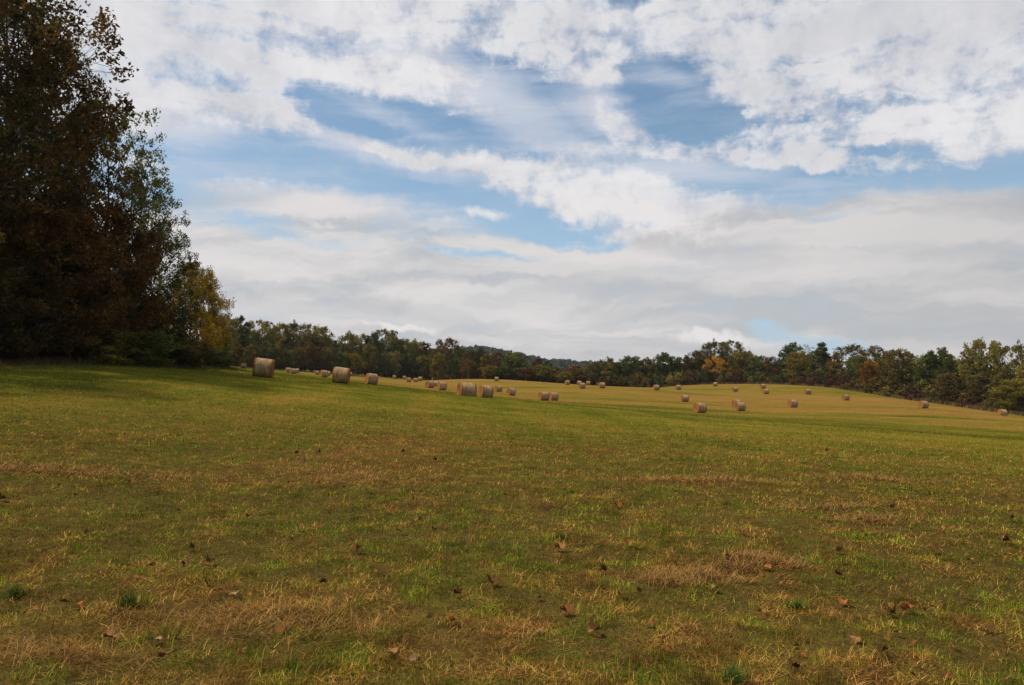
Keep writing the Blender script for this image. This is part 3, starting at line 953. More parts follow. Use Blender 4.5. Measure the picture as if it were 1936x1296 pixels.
# u, v of the top, width px, kind, leaves, metres behind the field edge, label, [category]
TREES = [
    (430, 596, 34, 'roundB', 'olive', -30, "rounded olive brown tree standing right behind the yellow tree of the left woods"),
    (457, 597, 24, 'slim', 'dark', 6, "narrow dark green tree with a pointed top, left end of the far tree line"),
    (492, 603, 50, 'airyB', 'olive', 4, "airy olive tree with twin domed heads above the leftmost big bale"),
    (530, 611, 40, 'roundA', 'olive', 8, "full olive tree between the twin headed one and the airy brown topped one"),
    (563, 608, 56, 'airyA', 'brown', 6, "wide airy brownish tree with sky gaps, tallest above the three touching bales"),
    (603, 616, 42, 'roundA', 'olive', 5, "olive green tree sloping down to the dip in the far tree line"),
    (640, 633, 28, 'bare', 'russet', 8, "thin half bare reddish tree on the right side of the dip"),
    (661, 628, 32, 'roundB', 'olive', 5, "domed olive tree above the second big bale"),
    (684, 629, 30, 'airyB', 'olive', 6, "airy yellowish olive tree right of the domed one above the second big bale"),
    (704, 630, 26, 'ovalA', 'dark', 4, "dark green upright tree left of the tallest pale domed tree"),
    (729, 620, 50, 'airyB', 'yolive', 5, "pale olive airy dome with visible limbs, high point right of the dip"),
    (748, 636, 30, 'roundB', 'brown', 7, "brownish green tree on the right shoulder of the pale airy dome"),
    (766, 641, 32, 'roundA', 'green', 4, "mid green rounded tree above the far left row of bales"),
    (787, 643, 32, 'roundB', 'yolive', 6, "yellow green topped tree left of the small brown one"),
    (805, 646, 20, 'slim', 'russet', 4, "small slim brown tree left of the red brown spiky one"),
    (823, 659, 26, 'roundA', 'dark', 6, "low dark green tree at the left foot of the red brown spiky one"),
    (846, 637, 42, 'airyB', 'russet', 6, "red brown spiky topped airy tree rising above its neighbours, over the central pair"),
    (872, 659, 26, 'roundA', 'dark', 5, "dark green flat topped tree right of the red brown spiky one"),
    (890, 661, 26, 'roundB', 'brown', 4, "brown orange tinted tree above the left bale of the central pair"),
    (910, 657, 20, 'ovalA', 'dark', 8, "dark green upright tree in front of the start of the blue ridge"),
    (918, 668, 18, 'slim', 'yellow', -4, "narrow golden yellow tree in front of the dark upright one"),
    (937, 664, 24, 'ovalB', 'russet', 2, "tall maroon brown oval tree below the distant ridge"),
    (970, 666, 46, 'roundA', 'green', 3, "broad green tree above the single tiny crest bale"),
    (995, 694, 24, 'roundB', 'russet', -8, "low rust coloured tree between the broad green one and the yellow green one"),
    (1017, 677, 20, 'ovalB', 'red', 6, "small dark red tree behind the yellow green one"),
    (1023, 690, 34, 'roundA', 'yolive', -4, "bright yellow green low rounded tree with the dark red one behind it"),
    (1036, 682, 15, 'slim', 'dark', 8, "slim dark green tree right of the yellow green one"),
    (1050, 694, 24, 'roundB', 'brown', 4, "brown green low tree left of the small orange one"),
    (1067, 704, 24, 'roundA', 'yolive', -8, "very low yellow green tree beside the small orange one, under the ridge"),
    (1085, 690, 26, 'ovalB', 'orange', -2, "small orange brown tree below the lowest part of the distant ridge"),
    (1103, 694, 22, 'roundA', 'green', 4, "small green tree right of the small orange brown one"),
    (1122, 684, 26, 'roundB', 'brown', 6, "brownish tree left of the yellow topped one where the right woods begin"),
    (1138, 680, 18, 'ovalA', 'dark', 8, "slim dark crowned tree touching the yellow topped one"),
    (1151, 676, 24, 'ovalB', 'yolive', 3, "yellow topped narrow tree at the left start of the right woods"),
    (1166, 684, 20, 'roundA', 'dark', 6, "low dark tree between the yellow topped one and the broad green one"),
    (1190, 673, 42, 'roundA', 'dark', 4, "broad dark green tree with a stepped top, before the brown rounded one"),
    (1219, 677, 38, 'roundB', 'brown', 2, "brown rounded tree left of the tall smooth dark one"),
    (1258, 667, 44, 'ovalA', 'dark', 3, "tall full dark green tree, smooth domed, above the larger of the two bales"),
    (1293, 673, 30, 'roundB', 'brown', 4, "dark brown tree with ragged sides, left of the great oak group"),
    (1322, 662, 38, 'roundA', 'brown', 5, "dark brown green tree on the left shoulder of the great two headed oak"),
    (1350, 643, 44, 'airyA', 'brown', 12, "left head of the great dark oak group, tallest on the hilltop"),
    (1380, 642, 46, 'airyB', 'brown', 10, "right head of the great dark oak group, with sky showing through"),
    (1352, 674, 34, 'spread', 'amber', -6, "bright orange tree with a green clad trunk, standing before the great oaks"),
    (1402, 662, 38, 'roundB', 'yolive', 0, "yellow green tree right of the great oaks"),
    (1416, 663, 14, 'slim', 'brown', 8, "thin dark crown poking up right behind the yellow green tree"),
    (1430, 672, 38, 'roundA', 'green', 2, "plain green tree left of the dark red tree"),
    (1457, 673, 28, 'airyB', 'red', 4, "dark red and pink tinged tree in the dip of the right woods"),
    (1459, 694, 24, 'roundB', 'red', -3, "low crimson brown tree under the dark red one"),
    (1496, 648, 40, 'ovalA', 'green', 8, "tall green tree with a rounded peak left of the half bare tree"),
    (1512, 664, 44, 'roundA', 'yolive', 0, "wide bright yellow green tree below the rounded green peak"),
    (1534, 648, 40, 'bare', 'orange', 8, "half bare tree with thin sky lit twigs and a few orange leaves"),
    (1553, 652, 44, 'cone', 'dark', 2, "dark green cone shaped cedar right of the half bare tree"),
    (1577, 671, 22, 'slim', 'orange', 6, "slim orange tinted tree tucked right of the cone shaped cedar"),
    (1622, 650, 82, 'airyB', 'brown', 10, "wide airy dome shaped oak with open sky under its left side"),
    (1625, 672, 40, 'roundA', 'green', 3, "green tree under the right half of the wide airy oak"),
    (1646, 682, 36, 'roundB', 'orange', -2, "bright orange red tree in front of the wide airy oak"),
    (1604, 708, 28, 'roundA', 'red', -4, "low red tree at the left foot of the wide airy oak"),
    (1670, 665, 32, 'ovalA', 'dark', 8, "dark green tree just right of the wide airy oak"),
    (1700, 660, 62, 'roundA', 'brown', 2, "broad brown black tree with thin twigs on top, right of the orange red one"),
    (1757, 668, 54, 'roundB', 'green', 4, "left half of the massive dark green stand, shorter and rounder"),
    (1776, 658, 50, 'ovalA', 'dark', 6, "highest peaked tree of the massive dark green stand"),
    (1803, 676, 40, 'roundB', 'dark', 3, "right lower dark green tree of the massive stand"),
    (1791, 706, 44, 'roundA', 'brown', -3, "brown leaved small tree with pale stems below the massive dark stand"),
    (1858, 638, 66, 'airyB', 'yolive', 4, "tallest airy yellow green tree with clumped foliage, second from the right edge"),
    (1914, 647, 62, 'airyA', 'yolive', 3, "airy yellow green tree at the right edge of the picture"),
    (1918, 716, 66, 'roundA', 'yolive', -6, "low wide yellow leaved tree in the bottom right corner of the woods"),
    (1862, 706, 56, 'roundB', 'brown', 0, "dark understory tree beneath the tallest airy yellow green one"),
    (1960, 660, 60, 'roundA', 'olive', 4, "olive tree cut by the right picture edge"),
]
# smaller trees and shrubs along the foot of the far tree line
UNDER = [
    (444, 648, 26, 'roundB', 'russet', -20, "rust brown low tree at the far left foot of the tree line"),
    (476, 652, 30, 'roundA', 'brown', -14, "low brown tree just left above the leftmost big bale"),
    (505, 655, 28, 'roundB', 'dark', -10, "low dark tree directly behind the leftmost big bale"),
    (524, 646, 24, 'roundA', 'yolive', -8, "yellow patched low tree right above the leftmost big bale"),
    (545, 660, 26, 'roundB', 'green', -10, "low green tree over the three touching bales"),
    (566, 656, 26, 'roundA', 'brown', -10, "low brown green tree between the yellow patched one and the orange one"),
    (590, 652, 30, 'roundB', 'russet', -8, "low russet tree below the slope of the olive tree, left of the dip"),
    (618, 656, 30, 'roundA', 'brown', -8, "low dull brown tree under the dip of the tree line"),
    (645, 664, 26, 'roundB', 'green', -8, "low green tree directly behind the second big bale"),
    (670, 668, 26, 'roundA', 'yellow', -10, "low golden tree just above the second big bale"),
    (699, 650, 26, 'roundB', 'yolive', -6, "amber topped small tree below the dark upright one"),
    (722, 668, 28, 'roundA', 'dark', -8, "low dark tree above the medium bale, right side"),
    (745, 664, 26, 'roundB', 'olive', -8, "low olive tree over the tiny half sunk bale"),
    (772, 668, 30, 'roundA', 'dark', -8, "low dark green tree over the far left row of bales"),
    (800, 672, 26, 'roundB', 'yolive', -8, "low yellowish tree over the right end of the far left row"),
    (830, 668, 28, 'roundA', 'yellow', -8, "low golden olive tree under the red brown spiky one"),
    (858, 678, 26, 'roundB', 'dark', -8, "low dark green tree over the left bale of the central pair"),
    (886, 680, 26, 'roundA', 'russet', -8, "low rusty tree over the gap of the central pair"),
    (928, 692, 28, 'roundB', 'yellow', -8, "low yellow tree over the tiny crest pair of bales"),
    (955, 690, 26, 'roundA', 'dark', -6, "low dark tree left of the single tiny crest bale"),
    (1205, 704, 30, 'shrub', 'brown', -8, "brown shrub at the edge under the broad dark green tree"),
    (1240, 706, 28, 'shrub', 'green', -8, "green shrub beneath the tall full dark tree, left side"),
    (1276, 704, 28, 'shrub', 'olive', -8, "olive shrub at the edge left of the woods corner bale"),
    (1305, 700, 30, 'shrub', 'brown', -8, "brown shrub on the hill edge, left of the bright orange tree"),
    (1333, 700, 28, 'shrub', 'dark', -6, "dark shrub directly left of the bright orange tree's trunk"),
    (1374, 704, 28, 'shrub', 'olive', -6, "olive shrub right of the bright orange tree's trunk"),
    (1394, 698, 30, 'shrub', 'russet', -6, "russet shrub under the yellow green tree by the great oaks"),
    (1420, 702, 30, 'shrub', 'green', -6, "green shrub beneath the plain green tree"),
    (1446, 706, 26, 'shrub', 'brown', -6, "brown shrub behind the two bales that seem stacked"),
    (1480, 706, 30, 'shrub', 'dark', -6, "dark shrub left of the wide yellow green tree's foot"),
    (1513, 712, 28, 'shrub', 'russet', -6, "russet shrub under the wide yellow green tree"),
    (1543, 712, 30, 'shrub', 'red', -6, "red brown shrub below the cone shaped cedar"),
    (1575, 714, 30, 'shrub', 'red', -6, "dull red shrub right of the cone shaped cedar's foot"),
    (1610, 722, 26, 'shrub', 'brown', -6, "brown shrub below the low red tree"),
    (1650, 724, 34, 'shrub', 'brown', -6, "brown shrub under the bright orange red tree"),
    (1688, 730, 34, 'shrub', 'olive', -5, "olive shrub under the broad brown black tree"),
    (1728, 738, 36, 'shrub', 'red', -6, "maroon shrub on the edge just left above the field edge bale"),
    (1770, 746, 34, 'shrub', 'dark', -5, "dark shrub right above the field edge bale"),
    (1806, 748, 34, 'shrub', 'russet', -5, "russet shrub at the edge below the brown small tree"),
    (1838, 754, 40, 'shrub', 'red', -5, "red brown shrub right of the russet one below the dark stand"),
    (1876, 756, 34, 'shrub', 'brown', -5, "brown shrub left of the low wide yellow leaved tree"),
    (1925, 762, 40, 'shrub', 'dark', -4, "dark shrub at the right picture edge behind the rightmost bale"),
]


def place_far():
    r = random.Random(3)
    for lst, grp in ((TREES, 'trees of the far tree line'), (UNDER, 'low growth along the foot of the far tree line')):
        for (u, vt, w, kind, lm, back, lab) in lst:
            de, _ = edge_at(u)
            d = de + back + 8
            if back <= -14:
                d = de * 0.93 + back * 0.4
            x, _, zt = pt(u, vt, d)
            zg = gz1(x, d)
            Hn = max(2.5, zt - zg)
            base_h = 5.0 if kind == 'shrub' else 16.0
            ws = w / F * d * 1.25 / CROWNW[kind]
            cat = 'shrub' if kind == 'shrub' else 'tree'
            pale = PALEBARK if (kind in ('airyA', 'airyB', 'bare') or r.random() < 0.25) else None
            put_tree('shrub' if cat == 'shrub' else ('cedar_tree' if kind == 'cone' else 'tree'), FT[kind], x, d, Hn / base_h, ws, r.uniform(0, 6.28), lm, lab, cat, grp, pale)


place_far()


# ------------------------------------------------------------------ the mass of woods behind the first rows
def crown_scatter(name, spots, per, leaf, lm, seed, cvoff=0.0):
    r = np.random.default_rng(seed)
    C, V, RD = [], [], []
    for (x, y, z, rad, h) in spots:
        n = 16
        lv = 0.42 + r.normal(0, 0.18)
        for _ in range(n):
            d = r.normal(0, 1, 3); d /= np.linalg.norm(d)
            q = 0.75
            C.append((x + d[0] * rad * q, y + d[1] * rad * q, z + h * 0.55 + d[2] * h * 0.42))
            V.append(lv + r.normal(0, 0.12)); RD.append(rad * 0.42)
    co, f, cv = leaves(r, np.array(C), np.array(V) + cvoff, np.array(RD), per, leaf, 0.85)
    return mesh_np(name, co, f, 4, [LM[lm]], False, {'cv': ('FLOAT', cv)})


def back_woods():
    r = random.Random(8)
    spots = []
    for u in range(405, 2080, 9):
        de, ve = edge_at(min(u, 1990))
        tops = [(t[0], t[1]) for t in sorted(TREES)]
        vt = float(np.interp(u, [t[0] for t in tops], [t[1] for t in tops]))
        for k, off in enumerate((16, 26, 38)):
            d = de + off + r.uniform(-4, 4)
            uu = u + r.uniform(-6, 6)
            x, _, zt = pt(uu, vt, d)
            zg = gz1(x, d)
            h = max(4.0, (zt - zg) * r.uniform(0.60, 0.80))
            spots.append((x, d, zg, h * 0.26 + 1.2, h))
    me = crown_scatter('woods', spots, 22, 0.75, 'dark', 4)
    tag(link('woods', me), 'dark mass of woods filling in behind the front row of autumn trees', 'woods', kind='stuff')
    # dark thicket at the foot, closing the view under the crowns
    sp2 = []
    for u in range(404, 2080, 5):
        de, ve = edge_at(min(u, 1990))
        for off in (7, 13):
            d = de + off + r.uniform(-1.5, 1.5)
            x, _, _ = pt(u + r.uniform(-3, 3), 700, d)
            sp2.append((x, d, gz1(x, d), r.uniform(1.4, 2.2), r.uniform(3.0, 5.0)))
    me = crown_scatter('thicket', sp2, 16, 0.5, 'brown', 5, -0.1)
    tag(link('thicket', me), 'dark brush and saplings closing the foot of the far tree line', 'thicket', kind='stuff')


back_woods()


# ------------------------------------------------------------------ distant ridge
def ridge():
    prof_px = [(300, 672), (700, 664), (840, 662), (870, 659), (905, 656), (925, 659), (950, 664), (975, 668), (1000, 673), (1018, 677), (1035, 683), (1050, 681), (1075, 683), (1095, 686),
               (1115, 684), (1135, 686), (1180, 690), (1400, 692), (2000, 694)]
    D = 1300.0
    us = [p[0] for p in prof_px]; vs = [p[1] for p in prof_px]
    xs = np.linspace(-900, 1400, 160); ys = np.linspace(900, 1900, 60)
    X, Y = np.meshgrid(xs, ys, indexing='ij')

    def hz(x, y):
        u = 968 + x / D * F
        v = np.interp(u, us, vs)
        z = CAMH + (700 - v) / F * D - 13
        env = np.exp(-((y - D) / 260) ** 2)
        return -14 + (z + 14) * env * (0.94 + 0.12 * fbm(x / 160, y / 160, 77, 3))
    Z = hz(X, Y)
    n0, n1 = X.shape
    i = np.arange(n0 - 1)[:, None]; j = np.arange(n1 - 1)[None]
    q = np.stack((i * n1 + j, (i + 1) * n1 + j, (i + 1) * n1 + j + 1, i * n1 + j + 1), -1).reshape(-1)
    m, nt, b = mat('forest_floor', 0.95, 0.05)
    b.inputs['Base Color'].default_value = (0.03, 0.035, 0.022, 1)
    me = mesh_np('hills', np.stack((X, Y, Z), -1).reshape(-1, 3), q, 4, [m], True)
    tag(link('hills', me), kind='structure')
    r = np.random.default_rng(9)
    n = 2600
    x = r.uniform(-420, 420, n); y = r.uniform(1080, 1420, n)
    z = hz(x, y)
    spots = [(a, b_, c - 1, r.uniform(4, 6.5), r.uniform(10, 16)) for a, b_, c in zip(x, y, z)]
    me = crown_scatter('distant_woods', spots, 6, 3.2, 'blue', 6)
    tag(link('distant_woods', me), 'blue green wooded ridge far behind the middle of the tree line', 'woods', kind='stuff')


ridge()


# ------------------------------------------------------------------ rough grass verge along the hill's edge
def blades(r, x, y, h, w, lean, cols, seg_z=None, base_z=None):
    """curved grass blades, 5 vertices each: returns co, faces(tri), colours"""
    n = len(x)
    z = (gz(x, y) if base_z is None else base_z)
    th = r.random(n) * 2 * np.pi
    dx, dy = np.cos(th), np.sin(th)
    px, py = -dy, dx
    base = np.stack((x, y, z - 0.004), -1)
    side = np.stack((px, py, np.zeros(n)), -1) * (w / 2)[:, None]
    hz_ = h * np.cos(lean); ho = h * np.sin(lean)
    mid = base + np.stack((dx * ho * 0.38, dy * ho * 0.38, hz_ * 0.58), -1)
    tip = base + np.stack((dx * ho, dy * ho, hz_ * 0.97), -1)
    co = np.stack((base - side, base + side, mid + side * 0.85, mid - side * 0.85, tip), 1).reshape(-1, 3)
    k = np.arange(n)[:, None] * 5
    f = np.concatenate((k + 0, k + 1, k + 2, k + 0, k + 2, k + 3, k + 3, k + 2, k + 4), 1).reshape(-1)
    return co, f, np.repeat(cols, 5, 0)


def verge():
    r = np.random.default_rng(12)
    us = r.uniform(1230, 2000, 26000)
    E = np.array(EDGE[:27])
    E = E[np.argsort(E[:, 0])]
    d = np.interp(us, E[:, 0], E[:, 2]) + r.normal(0, 1.3, len(us)) + 1.0
    x = (us - 968) / F * d
    h = r.uniform(0.35, 1.15, len(us)); w = np.full(len(us), 0.14)
    t = np.clip(fbm(x * .12, d * .12, 5) * 1.6 - .3 + r.normal(0, .15, len(us)), 0, 1)[:, None]
    cols = (1 - t) * np.array([0.25, 0.165, 0.075]) + t * np.array([0.12, 0.085, 0.035])
    co, f, c = blades(r, x, d, h, w, r.uniform(0.1, 0.6, len(us)), cols)
    me = mesh_np('tall_grass', co, f, 3, [M_blade], False, {'gcol': ('FLOAT_COLOR', c)})
    tag(link('tall_grass', me), 'strip of tall dry grass along the woods edge on the right hill', 'tall grass', kind='stuff')


M_blade, _nt, _b = mat('grass_blades', 0.9, 0.02)
_c = ATTR(_nt, 'gcol', 0)
_nt.links.new(_c, _b.inputs['Base Color'])
_t = _nt.nodes.new('ShaderNodeBsdfTranslucent')
_nt.links.new(_c, _t.inputs[0])
_m = _nt.nodes.new('ShaderNodeMixShader')
_m.inputs[0].default_value = 0.15
_nt.links.new(_b.outputs[0], _m.inputs[1])
_nt.links.new(_t.outputs[0], _m.inputs[2])
_nt.links.new(_m.outputs[0], _nt.nodes['Material Output'].inputs[0])
verge()

# ================================================================== near left woods
NT = {
    'tall': tree_meshes(31, H=20, R=6.5, kind='round', base=0.14, lobes=44, cl=13, per=32, leaf=0.17, clr=0.50, lobr=1.9, trunk=0.28, sides=6),
    'tall2': tree_meshes(32, H=19, R=6.0, kind='oval', base=0.12, lobes=44, cl=13, per=28, leaf=0.18, clr=0.50, lobr=1.8, trunk=0.26, sides=6),
    'spray': tree_meshes(33, H=18, R=6.0, kind='round', base=0.14, lobes=42, cl=15, per=30, leaf=0.17, clr=0.44, lobr=1.8, trunk=0.24, sides=6),
    'low': tree_meshes(34, H=10, R=4.2, kind='round', base=0.06, lobes=26, cl=14, per=56, leaf=0.16, clr=0.58, lobr=1.6, trunk=0.14, sides=5),
    'bush': tree_meshes(35, H=4, R=2.4, kind='round', base=0.0, lobes=16, cl=10, per=50, leaf=0.13, clr=0.42, lobr=0.95, trunk=0.05, sides=4),
    'snag': tree_meshes(36, H=9, R=3.6, kind='vase', base=0.2, lobes=14, cl=9, per=10, leaf=0.13, clr=0.5, lobr=1.6, trunk=0.12, bare=0.8, sides=5),
}
NH = {'tall': 20, 'tall2': 19, 'spray': 18, 'low': 10, 'bush': 4, 'snag': 9}
# u, depth, v top, kind, leaves, width scale, rotation, label, category
NEAR = [
    (-150, 37, -190, 'tall', 'brown', 1.0, 0.3, "tall russet tree at the left picture edge, nearest of the left woods"),
    (20, 43, -60, 'tall2', 'russet', 1.05, 1.9, "tall red brown tree filling the top left corner"),
    (42, 48, 8, 'spray', 'green', .75, 4.0, "green tipped tall tree behind the red brown one in the top left corner"),
    (92, 45, 95, 'spray', 'rust', .70, 2.2, "russet orange tree in front of the green tipped tall one"),
    (205, 52, 195, 'spray', 'green', .75, 0.9, "dark green tree with feathery outline against the blue sky"),
    (268, 57, 312, 'tall2', 'dark', .68, 3.3, "dark green leaning outline tree, the rightmost tall one before the yellow tree"),
    (205, 49, 385, 'low', 'rust', .8, 2.0, "amber brown tree at mid height below the feathery green one"),
    (110, 41, 400, 'low', 'rust', 1.1, 0.0, "rust brown lower tree hanging out over the field at far left"),
    (302, 62, 425, 'tall2', 'dark', .75, 1.1, "dark green tree filling the gap left of the yellow tree"),
    (384, 84, 515, 'low', 'gold', .62, 0.6, "golden yellow tree at the right end of the left woods"),
    (362, 78, 495, 'low', 'gold', .62, 2.6, "yellow green tree between the dark woods and the golden one"),
    (402, 92, 590, 'low', 'russet', .5, 4.4, "small brown orange tree under the right side of the golden one"),
    (40, 39, 560, 'snag', 'brown', 1.2, 2.4, "half dead bush tree with bare grey branches at lower left"),
    (-60, 36, 470, 'low', 'brown', 1.15, 3.1, "dark brown lower tree cut by the left picture edge"),
    (285, 54, 560, 'low', 'dark', .8, 1.4, "dark low tree under the rightmost tall one"),
    (20, 44, 400, 'tall', 'dark', 1.2, 5.0, "dark inner tree behind the rust brown lower one"),
    (185, 56, 420, 'tall2', 'green', .8, 2.9, "dark green inner tree behind the amber brown one"),
    (30, 52, 210, 'spray', 'green', .9, 0.2, "dark green tree deep behind the red brown corner tree"),
    (230, 47, 622, 'bush', 'green', 1.25, 0.0, "sunlit green bush at the foot of the dark left woods"),
    (155, 44, 618, 'bush', 'olive', 1.0, 1.0, "olive bush left of the sunlit green one"),
    (75, 40.5, 640, 'bush', 'brown', 1.1, 2.0, "brown bush near the left edge at the woods foot"),
    (0, 38.5, 642, 'bush', 'red', 1.0, 3.0, "dull red bush at the left picture edge"),
    (300, 58, 642, 'bush', 'brown', 1.25, 4.0, "brown bush right of the sunlit green one"),
    (345, 68, 652, 'bush', 'dark', 1.2, 5.0, "dark bush left of the last rounded one"),
    (384, 74, 658, 'bush', 'dark', 1.0, 5.6, "last small dark rounded bush at the corner of the left woods"),
]


def place_near():
    for (u, d, vt, kind, lm, ws, rz, lab) in NEAR:
        x, _, zt = pt(u, vt, d)
        zg = gz1(x, d)
        hs = (zt - zg) / NH[kind]
        w = ws * (1.0 if kind in ('bush',) else min(1.15, max(.75, hs)))
        put_tree('bush' if kind == 'bush' else 'woodland_tree', NT[kind], x, d, hs, w, rz, {'dark': 'shade_dark', 'brown': 'shade_brown', 'rust': 'shade_rust'}.get(lm, lm), lab,  # near trees swap to the leaf colours darkened for shade
                 'bush' if kind == 'bush' else 'tree', 'bushes at the foot of the left woods' if kind == 'bush' else 'trees of the near left woods', PALEBARK if kind == 'snag' else None)
    # the woods run on behind: one dark mass
    r = random.Random(2)
    spots = []
    for k in range(230):
        y = r.uniform(14, 112)
        e = float(wood_edge(y))
        dep = r.uniform(7, 26)
        x = e - dep
        if y > 60:
            h = r.uniform(6, 9)
        else:
            h = r.uniform(7, 11)
        if y > 88:
            h *= 0.7
        spots.append((x, y, gz1(x, y), r.uniform(2.2, 3.4), h))
    me = crown_scatter('inner_woods', spots, 70, 0.34, 'shade_dark', 14, -0.1)
    tag(link('inner_woods', me), 'deep dark interior of the left woods behind its front trees', 'woods', kind='stuff')
    # trees beside and behind the camera that shade the near field
    for i, (x, y, s) in enumerate([(-26, 28, 0.9), (-31, 17, 0.8), (-34, 5, .8), (-36, -8, .85)]):
        put_tree('woodland_tree', NT['tall' if i % 2 else 'tall2'], x, y, s, 1.1, i * 1.3, 'brown', 'brown green woodland tree of the row outside the left picture edge', 'tree', 'trees of the left woods outside the picture')
    # undergrowth at the foot
    r3 = random.Random(21)
    sp = []
    for k in range(150):
        y = r3.uniform(16, 96)
        x = float(wood_edge(y)) + r3.uniform(-2.5, 1.6)
        sp.append((x, y, gz1(x, y) - .1, r3.uniform(.7, 1.5), r3.uniform(.7, 2.6)))
    me = crown_scatter('undergrowth', sp, 26, 0.16, 'shade_brown', 24, -0.05)
    tag(link('undergrowth', me), 'low dark undergrowth along the foot of the left woods', 'undergrowth', kind='stuff')
    # weeds at the foot
    rr = np.random.default_rng(15)
    n = 16000
    y = rr.uniform(14, 100, n)
    x = wood_edge(y) + 1.2 + np.abs(rr.normal(0, 1.1, n)) * rr.choice([-1.6, .8], n)
    h = rr.uniform(0.10, 0.42, n) * (0.3 + 1.3 * fbm(x * .4, y * .4, 6))
    t = np.clip(fbm(x * .25, y * .25, 8) * 2 - .5 + rr.normal(0, .15, n), 0, 1)[:, None]
    cols = (1 - t) * np.array([0.07, 0.08, 0.02]) + t * np.array([0.12, 0.07, 0.04])
    co, f, c = blades(rr, x, y, h, rr.uniform(.02, .05, n), rr.uniform(.1, .7, n), cols)
    me = mesh_np('weeds', co, f, 3, [M_blade], False, {'gcol': ('FLOAT_COLOR', c)})
    tag(link('weeds', me), 'rough weeds and long grass along the foot of the left woods', 'weeds', kind='stuff')


place_near()

# ================================================================== grass of the near field
def near_grass():
    r = np.random.default_rng(40)
    # density falls with distance, blades keep their real height and thicken slightly into clumps
    dd = np.linspace(2.2, 64, 600)
    dens = np.minimum(9500, 9500 * (4.2 / dd) ** 1.75) * dd
    cdf = np.cumsum(dens); cdf /= cdf[-1]
    n = 1250000
    d = np.interp(r.random(n), cdf, dd)
    a = np.radians(r.uniform(-41, 41, n))
    x, y = d * np.sin(a), d * np.cos(a)
    c1 = fbm(x * 5.5, y * 5.5, 51, 2)          # hand sized clumps
    c2 = fbm(x * 2.0 + 9, y * 2.0, 57, 3)       # half metre patches
    dry = dryness(x, y) + 1.5 * (c1 - 0.5) + 1.1 * (c2 - 0.5)
    bald = fbm(x * 3.0 + 5, y * 3.0, 61, 3)
    keep = r.random(n) < np.clip(0.38 + 3.0 * (bald - 0.36), 0.35, 1) * (1 - sst(d, 34, 64))
    x, y, d, dry, c1, c2 = x[keep], y[keep], d[keep], dry[keep], c1[keep], c2[keep]
    n = len(x)
    straw = r.random(n) < np.clip(0.16 + 0.85 * (dry - 0.34), 0.08, 0.92)
    hh = np.clip(0.45 + 1.5 * (fbm(x * 4.0 + 20, y * 4.0, 71, 2) - 0.3), 0.35, 1.5)
    h = np.where(straw, r.uniform(0.025, 0.09, n), r.uniform(0.022, 0.060, n) * hh)
    litter = r.random(n) < 0.42
    h = np.where(litter, r.uniform(0.02, 0.06, n), h)
    tall = (~straw) & (r.random(n) < 0.008 + 0.06 * (fbm(x * 1.6, y * 1.6, 75, 3) > 0.63))
    h = np.where(tall, r.uniform(0.07, 0.16, n), h)
    fade = 1 - 0.65 * sst(d, 18, 60)
    h = h * fade
    lean = np.where(straw, r.uniform(0.75, 1.52, n), np.abs(r.normal(0.50, 0.42, n)))
    lean = np.where(litter, r.uniform(1.2, 1.57, n), lean)
    lift = np.where(straw, r.uniform(0.0, 0.035, n) * fade, 0)
    w = np.where(straw, 0.0023, 0.0033) * np.maximum(1, d / 5.0) ** 0.85 * r.uniform(.55, 1.5, n)
    g = r.random(n)[:, None]
    g2 = r.random(n)[:, None]
    green = np.array([0.055, 0.105, 0.008]) * (1 - g) + np.array([0.20, 0.25, 0.022]) * g
    ygreen = np.array([0.20, 0.165, 0.012]) * (1 - g) + np.array([0.36, 0.265, 0.026]) * g
    q = np.clip(dry[:, None] * 1.3 - 0.12 + (g2 - 0.5) * 0.8, 0, 1)
    live = green * (1 - q) + ygreen * q
    dead = np.array([0.19, 0.078, 0.018]) * (1 - g) + np.array([0.54, 0.30, 0.085]) * g
    dead = np.where(g2 < 0.35, dead * np.array([0.34, 0.25, 0.24]), dead)
    tone = np.clip(2.3 * (fbm(x * 6, y * 6, 99, 2) - 0.5) + 1.18, 0.38, 1.9) * np.where(litter, 0.72, 1.0)
    cols = np.clip(np.where(straw[:, None], dead, live) * tone[:, None], 0, 0.7)
    # coarse stubble clumps carry the turf's grain on into the distance
    m = 170000
    d2 = 44 * (190 / 44.0) ** (r.random(m) ** 1.25)
    a2 = np.radians(r.uniform(-38, 38, m))
    x2, y2 = d2 * np.sin(a2), d2 * np.cos(a2)
    ok = (x2 > wood_edge(y2) + 2) & (r.random(m) < sst(d2, 42, 66))
    x2, y2, d2 = x2[ok], y2[ok], d2[ok]
    m = len(x2)
    q2 = np.clip(dryness(x2, y2) + 0.35 * (fbm(x2 * .9, y2 * .9, 58, 2) - .5) + r.normal(0, .12, m), 0, 1)[:, None]
    gg = r.random(m)[:, None]
    c2_ = ((1 - q2) * np.array([0.115, 0.125, 0.012]) + q2 * np.array([0.285, 0.185, 0.030])) * (0.65 + 0.75 * gg)
    cc2 = blades(r, x2, y2, r.uniform(.035, .09, m), 0.028 * (d2 / 60) * r.uniform(.6, 1.5, m), np.abs(r.normal(.5, .4, m)), c2_, base_z=gz(x2, y2))
    co, f, c = blades(r, x, y, h, w, lean, cols, base_z=gz(x, y) + lift)
    f = np.concatenate((f, cc2[1] + len(co)))
    co = np.concatenate((co, cc2[0]))
    c = np.concatenate((c, cc2[2]))
    me = mesh_np('grass', co, f, 3, [M_blade], False, {'gcol': ('FLOAT_COLOR', c)})
    tag(link('grass', me), 'mown grass and loose straw of the near field', 'grass', kind='stuff')


near_grass()


def ground_pt(u, v):
    rx, rz = ray(u, v)
    d = CAMH / max(1e-4, -rz)
    for _ in range(6):
        d = (CAMH - gz1(rx * d, d)) / -rz
    return rx * d, d


